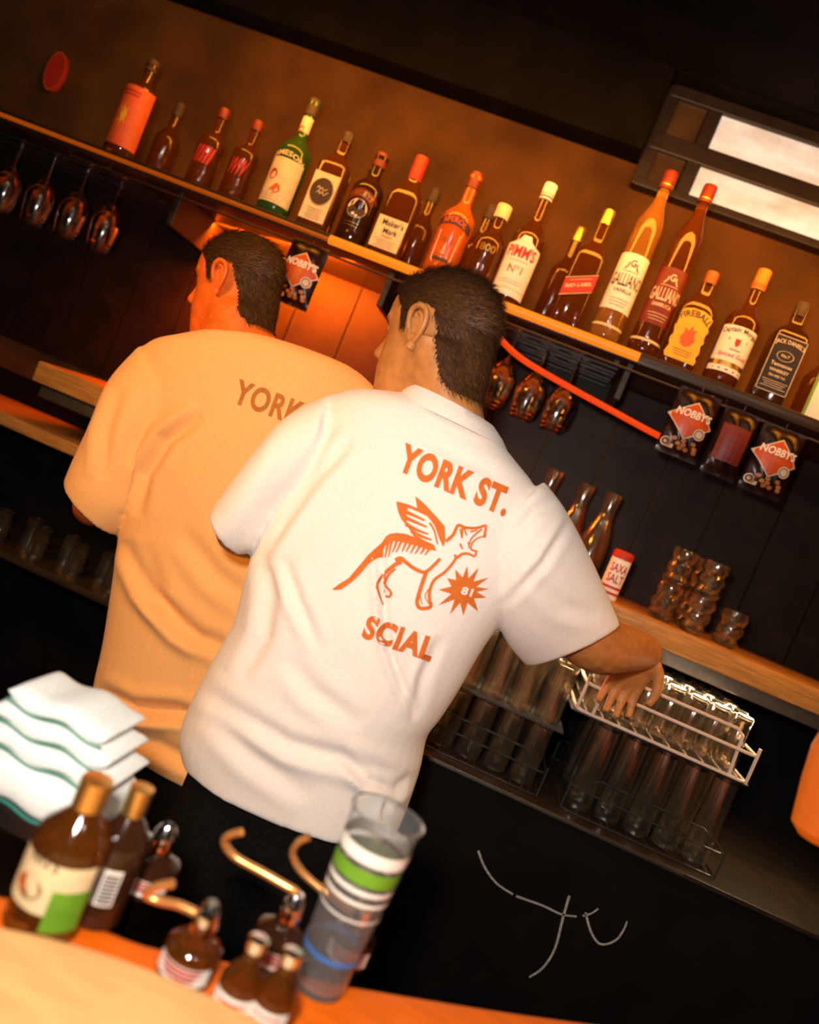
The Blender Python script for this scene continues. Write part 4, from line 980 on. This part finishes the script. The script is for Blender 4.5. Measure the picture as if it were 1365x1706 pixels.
# dimpled glass tumblers in little stacks
def dimple(h=.088, r=.033):
    g = G(); n = 20; rings = []
    for q, z in ((.55, 0), (.80, .003), (.98, .016), (.80, .028), (1.0, .044), (.82, .058), (1.02, .074), (.92, h), (.86, h), (.90, .072), (.72, .058), (.88, .044), (.70, .028), (.80, .014), (.3, .010)):
        rings.append([Vector((r * q * (1 + .07 * math.cos(5 * a + z * 90)) * math.cos(a), r * q * (1 + .07 * math.cos(5 * a + z * 90)) * math.sin(a), z)) for a in [2 * PI * k / n for k in range(n)]])
    return g.loft(rings)
dg = None
for px, yy, lev, ln in ((1090, 1.955, 0, 'dimpled clear tumbler, bottom of the left stack on the counter'), (1090, 1.955, 1, 'dimpled clear tumbler, top of the left stack on the counter'), (1143, 1.945, 0, 'dimpled clear tumbler, bottom of the middle stack on the counter'),
                    (1143, 1.945, 1, 'dimpled clear tumbler, top of the middle stack on the counter'), (1197, 1.985, 0, 'dimpled clear tumbler standing alone right of the two stacks'), (1128, 2.06, 0, 'dimpled clear tumbler, bottom of the stack behind the two front ones'), (1128, 2.06, 1, 'dimpled clear tumbler, top of the stack behind the two front ones')):
    loc = (P(px, 612 + .42 * (px - 60), yy).x, yy, zc + .0003 + lev * .0883)
    if dg is None: dg = single('dimpled_tumbler', dimple(), M_worn, loc, ln, 'glass', 'dimpled tumblers on the counter')
    else:
        o = dg.copy(); COL.objects.link(o); o.location = loc; o['label'] = ln; o.rotation_euler = (0, 0, lev * .7 + px)
# a row of tumblers on the low shelf at the far left
lt2 = None
for k in range(9):
    x = P(-20 + k * 32, 935 + k * 13, 1.985).x; loc = (x, 1.985 + .05 * (k % 2), zgl + .0003)
    if lt2 is None: lt2 = single('tumbler', lathe_glass(.024, .085, ribs=9), M_worn, loc, 'small upturned tumbler on the low left shelf, leftmost of the row', 'glass', 'tumblers on the low left shelf')
    else:
        o = lt2.copy(); COL.objects.link(o); o.location = loc; o['label'] = 'small upturned tumbler on the low left shelf, ' + ('second', 'third', 'fourth', 'fifth', 'sixth', 'seventh', 'eighth', 'ninth')[k - 1] + ' from left'

# ------------------------------------------------------------------ wire racks of glasses under the counter
def wire_rack(name, lab, x0, x1, y0, y1, z0, h, m, r, bars, grp=None):
    root = empty(name, ((x0 + x1) / 2, y0, z0), lab, 'rack', grp)
    def rect(z, ins=0): return [(x0 + ins, y0 + ins, z), (x1 - ins, y0 + ins, z), (x1 - ins, y1 - ins, z), (x0 + ins, y1 - ins, z)]
    def rr(z):                                             # rectangle with rounded corners
        c = .015; out = []
        for (cx_, cy_, a0) in ((x1 - c, y1 - c, 0), (x0 + c, y1 - c, 90), (x0 + c, y0 + c, 180), (x1 - c, y0 + c, 270)):
            for k in range(5): a = math.radians(a0 + 22.5 * k); out.append((cx_ + c * math.cos(a), cy_ + c * math.sin(a), z))
        return out
    G().tube(rr(z0 + r), r, 6, True).mk('base_rim', m, root)
    G().tube(rr(z0 + h * .62), r, 6, True).mk('middle_rim', m, root)
    for k in range(bars):
        x = x0 + .02 + (x1 - x0 - .04) * k / (bars - 1)
        G().tube([(x, y0, z0 + r * 2.2), (x, (y0 + y1) / 2, z0 + r * 2.2), (x, y1, z0 + r * 2.2)], r * .6, 6).mk('base_wire', m, root)
    for x, yy in ((x0, y0), (x1, y0), (x0, y1), (x1, y1)):
        G().tube([(x, yy, z0 + r), (x, yy, z0 + h * .5), (x, yy, z0 + h * .8)], r, 6).mk('corner_post', m, root)
    for yy in (y0 + .004, y1 - .004):                         # the raised hoop handles
        pts = [(x0 + .035, yy, z0 + r), (x0 + .040, yy, z0 + h * .9), (x0 + .055, yy, z0 + h), ((x0 + x1) / 2, yy, z0 + h), (x1 - .055, yy, z0 + h), (x1 - .040, yy, z0 + h * .9), (x1 - .035, yy, z0 + r)]
        G().tube(pts, r, 6).mk('handle', m, root)
    return root
YR = YF + .045
def glass_grid(proto, name, x0, x1, nx, y0, ny, dy, z, ro, h, base_lab, grp, skip=()):
    for j in range(ny):
        for i in range(nx):
            x = x0 + (x1 - x0) * (i + .5) / nx + (.003 if j % 2 else -.002); loc = (x, y0 + j * dy + (.003 if i % 2 else 0), z)
            if (i, j) in skip: continue
            lab = base_lab + ', ' + ROWS[j] + ' row, ' + NTH[i]
            if proto is None: proto = single(name, lathe_glass(ro, h, n=36, ribs=12), M_worn, loc, lab, 'glass', grp)
            else:
                o = proto.copy(); COL.objects.link(o); o.location = loc; o['label'] = lab; o['group'] = grp
    return proto
# lower tier, right: black rack of tall glasses
ax0, ax1 = P(925, 1365, YR).x, P(1185, 1475, YR).x
wire_rack('wire_rack', 'black wire rack of tall glasses on the lower right worktop', ax0, ax1, YR, YR + .335, zr + .0003, .085, M_blackwire, .0022, 8, 'black wire racks')
HT = .190
pint = glass_grid(None, 'tall_glass', ax0 + .006, ax1 - .006, 5, YR + .040, 4, .080, zr + .0085, .0285, HT, 'upturned tall glass, right black rack', 'tall glasses in the right black rack')
# upper tier, right: a tray with the white basket of tumblers
bz = P(1100, 1245, YR - .01).z
f0 = P(960, 1183, YR - .01); f1 = P(1242, 1308, YR - .01)
zw = (f0.z + f1.z) / 2
ztop1 = zr + .0085 + HT
tray = G().box((f0.x - .01, YR + .0, ztop1 + .0005), (f1.x + .01, YR + .345, zw - .0006), .001).mk('glass_tray', M_frame)
tag(tray, 'thin dark tray on the tall glasses, carrying the white wire basket', 'tray')
wire_rack('wire_rack', 'white coated wire basket of tumblers at lower right, above the black rack', f0.x, f1.x, YR - .008, YR + .300, zw, .098, M_whitewire, .0036, 10, 'white wire baskets')
tmb = glass_grid(None, 'tumbler', f0.x + .012, f1.x - .012, 7, YR + .030, 5, .058, zw + .0115, .0208, .112, 'upturned tumbler in white basket', 'tumblers in the white basket')
# left: black rack with two tiers
lx0, lx1 = -.055, .268
wire_rack('wire_rack', 'black wire rack of tumblers low beside the white tee hem', lx0, lx1, YR, YR + .335, zr + .0003, .085, M_blackwire, .0022, 8, 'black wire racks')
HL = .135
lg1 = glass_grid(None, 'tumbler', lx0 + .006, lx1 - .006, 5, YR + .040, 4, .080, zr + .0085, .028, HL, 'upturned tumbler in left black rack', 'lower tier of the left rack')
zl2 = zr + .0085 + HL
tr2 = G().box((lx0, YR, zl2 + .0005), (lx1, YR + .345, zl2 + .006), .001).mk('glass_tray', M_clearplastic)
tag(tr2, 'thin clear tray between the two tiers of tumblers beside the white tee', 'tray')
glass_grid(lg1, 'tumbler', lx0 + .006, lx1 - .006, 5, YR + .040, 4, .080, zl2 + .0065, .028, HL, 'upturned tumbler on clear tray', 'upper tier of the left rack')

# ------------------------------------------------------------------ on the front bar
def mini(label, sp, yy, hook, dark=False, rr_=.026):
    """small dark bottle whose highlight streak is built as a bent copper hook; sp = where the hook leaves the pourer in the photograph"""
    t = P(sp[0], sp[1], yy); zt_ = t.z; z0 = zk + .0004; hgt = zt_ - z0
    root = empty('pourer_bottle', (t.x, yy, z0), label, 'bottle', 'pourer bottles on the bar ledge')
    hb = hgt - .030
    if hb < .05: hb = .05
    G().lathe([(rr_ * .85, 0), (rr_, .003), (rr_, hb * .55), (rr_ * .95, hb * .64), (rr_ * .55, hb * .78), (rr_ * .40, hb * .86), (rr_ * .40, hb), (rr_ * .3, hb + .0005)], 22).mk('glass_body', M_darkglass if dark else M_amberglass, root, local=True)
    G().lathe([(rr_ * .46, hb - .006), (rr_ * .5, hb + .001), (rr_ * .42, hb + .014), (rr_ * .25, hb + .022), (.0035, hgt - .002), (.003, hgt)], 16).mk('pourer', M_chrome, root, local=True)
    v, f = cut2d(*grid2d(-rr_ * 1.1, rr_ * 1.1, hb * .16, hb * .48, 12), .02); lb2 = mk('label', [onring(rr_, .0005)(a, b) for a, b in v], f, M_white, root, local=True)
    v, f = lines2d(0, hb * .40, rr_ * 1.5, 3, hb * .08, .003); mk('small_print', [onring(rr_, .0010)(a, b) for a, b in v], f, M_red, lb2, smooth=False, local=True)
    pts = [Vector((0, 0, hgt - .001))] + [P(a, b, yy + d) - Vector((t.x, yy, z0)) for a, b, d in hook]
    G().tube(smoothpath(pts, 6), [.0028] + [.0042] * (len(pts) * 6 - 6), 10).mk('streak_hook', M_copperstreak, root, local=True)  # orange highlight streak shaped as a copper hook
    return root
B0 = .74
mini('small dark pourer bottle, nearest the glow towels, its light streak built as a level copper hook', (262, 1424), B0 + .03, [(200, 1418, 0), (152, 1413, -.004), (135, 1417, -.008)], True, .028)
mini('small dark pourer bottle in front of the trousers, light streak built as a copper hook', (498, 1486), B0 + .02, [(440, 1455, 0), (392, 1428, 0), (374, 1403, -.004), (384, 1391, -.008), (403, 1386, -.010)], True, .027)
mini('small pourer bottle behind the striped cup, light streak built as a copper hook', (602, 1531), B0 + .075, [(552, 1495, 0), (505, 1455, 0), (488, 1425, -.002), (496, 1405, -.006), (515, 1395, -.008)], True, .024)
mini('small amber pourer bottle low on the bar ledge, front of the four', (345, 1528), B0 - .055, [(300, 1509, 0), (262, 1500, 0), (244, 1490, -.003), (258, 1478, -.007), (288, 1472, -.010)], False, .026)

# stubby bottles with pale labels along the ledge
def stub(label, px, py, yy, m):
    z0 = zk + .0004; x = P(px, py, yy).x
    root = empty('bitters_bottle', (x, yy, z0), label, 'bottle', 'bitters bottles on the bar ledge')
    G().lathe([(.017, 0), (.019, .003), (.019, .046), (.012, .058), (.0075, .064), (.0075, .076)], 20).mk('glass_body', m, root, local=True)
    G().lathe([(.009, .0745), (.009, .084), (.006, .086), (.002, .0862)], 16).mk('cap', M_chrome, root, local=True)
    v, f = cut2d(*grid2d(-.020, .020, .012, .040, 10), .02); l_ = mk('label', [onring(.019, .0005)(a, b) for a, b in v], f, M_white, root, local=True)
    v, f = merge2d(lines2d(0, .034, .026, 2, .006, .0025), disc2d((0, .020), .005, n=12)); mk('small_print', [onring(.019, .0010)(a, b) for a, b in v], f, M_red, l_, smooth=False, local=True)
stub('stubby bitters bottle with white label, left of a pair on the ledge', 395, 1655, .65, M_amberglass)
stub('stubby bitters bottle with white label, right of a pair on the ledge', 455, 1668, .655, M_amberglass)

# tall clear striped cup
cb = PZ(528, 1640, zk); cy = cb.y; ctp = P(622, 1345, cy); hc = ctp.z - zk
cup = empty('striped_cup', (cb.x, cy, zk + .0004), 'tall clear plastic cup with green and white bands on the bar ledge', 'cup')
ra, rb = .027, .036
def cupr(z): return ra + (rb - ra) * z / hc
G().lathe([(ra * .92, 0), (ra, .002)] + [(cupr(z), z) for z in np.linspace(.01, hc - .003, 10)] + [(rb + .002, hc - .002), (rb + .002, hc), (rb - .001, hc)] + [(cupr(z) - .0014, z) for z in np.linspace(hc - .004, .008, 8)] + [(.004, .006)], 30).mk('cup_wall', M_clearplastic, cup, local=True)
for z0_, z1_, m in ((.68, .76, M_green), (.79, .86, M_white), (.63, .655, M_white), (.57, .59, M_white), (.48, .49, M_white), (.22, .25, mat('blue_print', (.05, .16, .45), .5))):
    G().lathe([(cupr(hc * z0_) + .0005, hc * z0_), (cupr(hc * z1_) + .0005, hc * z1_)], 30, caps=False).mk('band', m, cup, local=True)

# two tall bottles at the far left and towels behind them standing in for a white glow
def tallbar(label, px, py, yy, r, h, m, build):
    z0 = zk + .0004; x = P(px, py, yy).x
    root = empty('bar_bottle', (x, yy, z0), label, 'bottle', 'bottles on the bar at far left')
    G().lathe([(r * .85, 0), (r, .003), (r, h * .62), (r * .9, h * .70), (r * .42, h * .82), (r * .36, h * .86), (r * .36, h)], 24).mk('glass_body', m, root, local=True)
    G().lathe([(r * .42, h - .02), (r * .42, h + .006), (r * .2, h + .007)], 16).mk('cap', M_gold, root, local=True)
    build(root, r, h); return root
def lab1(root, r, h):
    rw = onring(r, .0005); r2 = onring(r, .0010)
    v, f = cut2d(*grid2d(-r * 1.3, r * 1.3, h * .22, h * .56, 14), .02); l_ = mk('label', [rw(a, b) for a, b in v], f, M_cream, root, local=True)
    v, f = cut2d(*grid2d(r * .35, r * 1.3, h * .12, h * .40, 8), .02); mk('label', [onring(r, .0014)(a, b) for a, b in v], f, M_green, root, local=True)
    v, f = arc(T_("NG'S"), -r * .1, h * .52, .05, .010, .026); mk('lettering', [r2(a, b) for a, b in v], f, M_ink, l_, smooth=False, local=True)
    v, f = disc2d((-r * .3, h * .36), .014, .010, 20); mk('emblem', [r2(a, b) for a, b in v], f, M_gold, l_, smooth=False, local=True)
def lab2(root, r, h):
    v, f = cut2d(*grid2d(-r * .9, -r * .1, h * .16, h * .48, 8), .02); l_ = mk('label', [onring(r, .0005)(a, b) for a, b in v], f, M_greyprint, root, local=True)
    v, f = grid2d(r * .2, r * .8, h * .22, h * .5, 6); l2 = mk('barcode_label', [onring(r, .0005)(a, b) for a, b in v], f, M_white, root, local=True)
    out = [grid2d(r * .26, r * .74, h * (.24 + .03 * k), h * (.24 + .03 * k) + .0025, 4) for k in range(8)]
    v, f = merge2d(*out); b_2 = mk('bars', [onring(r, .0010)(a, b) for a, b in v], f, M_ink, l2, smooth=False, local=True)
tallbar('golden bottle with cream and green label at the far left of the bar', 75, 1520, .66, .034, .135, M_amberglass, lab1)
tallbar('dark bottle with pale side labels right of the golden bottle', 150, 1530, .70, .027, .125, M_darkglass, lab2)
yt = .80
tb0 = P(30, 1360, yt); zbx = P(100, 1345, yt).z
tx = P(85, 1345, yt).x
crate = empty('napkin_box', (tx - .01, yt, zk + .0004), 'dark napkin box under the towels at the far left of the bar', 'box')
hx_ = zbx - zk
g = G().box((-.075, -.045, 0), (.075, .045, hx_), .004); g.mk('casing', M_frame, crate, local=True)
G().box((-.06, -.0465, .02), (.06, -.0452, hx_ - .02), 0).mk('front_plate', M_silver, crate, local=True)
def towel(label, z, t, w, d, sag, m=M_glowtowel):
    root = empty('glow_towel', (tx - .012, yt, z), label, 'towel', 'towels standing in for the glow')  # pile stands in for a bright white-teal glow
    n = 26; rings = []
    for i in range(n + 1):
        u = -w + 2 * w * i / n; dz = -sag * (abs(u) / w) ** 2.6 + .003 * math.sin(u * 90 + z * 40)
        ed = math.sqrt(max(0, 1 - (abs(u) / w) ** 8)); tt = max(t * .5 * ed, .001)
        rings.append([Vector((u, d * math.copysign(abs(math.cos(a)) ** .5, math.cos(a)), dz + tt * math.copysign(abs(math.sin(a)) ** .6, math.sin(a)) + t * .5)) for a in [2 * PI * k / 20 for k in range(20)]])
    G().loft(rings).mk('cloth', m, root, local=True)
    out = []
    for i in range(n + 1):
        u = -w * .97 + 2 * w * .97 * i / n; dz = -sag * (abs(u) / w) ** 2.6 + .003 * math.sin(u * 90 + z * 40); out.append((u, -d - .0004, dz + t * .12))
    G().tube(out, .0016, 6).mk('teal_hem', M_teal, root, local=True)
zz = zbx + .0006
towel('thick white teal-hemmed towel standing in for a glow, bottom of the pile at left', zz, .052, .085, .050, .0)
towel('white teal-hemmed towel standing in for a glow, second from the bottom of the pile', zz + .0525, .024, .080, .048, .0)
towel('white teal-hemmed towel standing in for a glow, second from the top of the pile', zz + .077, .022, .070, .046, .0)
towel('thin white teal-hemmed towel standing in for a glow, on top of the pile', zz + .0995, .020, .058, .044, .0)

# made-up glowing pendant standing in for an orange blur at the frame edge
ly = .98; lc = P(1416, 1270, ly)
lan = empty('made_up_pendant', (lc.x, ly, lc.z), 'orange blur at the right edge, built as a made-up pendant lamp', 'lamp')
M_lan = mat('orange_blur_glow', (.25, .05, .005), .4, emit=(1, .16, .004), estr=.42)
hgl = .10
G().lathe([(.018, -hgl), (.030, -hgl * .9), (.038, -hgl * .4), (.042, 0), (.038, hgl * .4), (.024, hgl * .8), (.014, hgl)], 28).mk('made_up_shade', M_lan, lan, local=True)
G().lathe([(.016, hgl - .002), (.016, hgl + .02), (.006, hgl + .026), (.003, hgl + .03)], 16).mk('made_up_fitting', M_frame, lan, local=True)
G().tube([(0, 0, hgl + .028), (0, 0, 2.75 - lc.z - .02), (0, 0, 2.75 - lc.z - .0005)], .0025, 8).mk('made_up_cord', M_frame, lan, local=True)
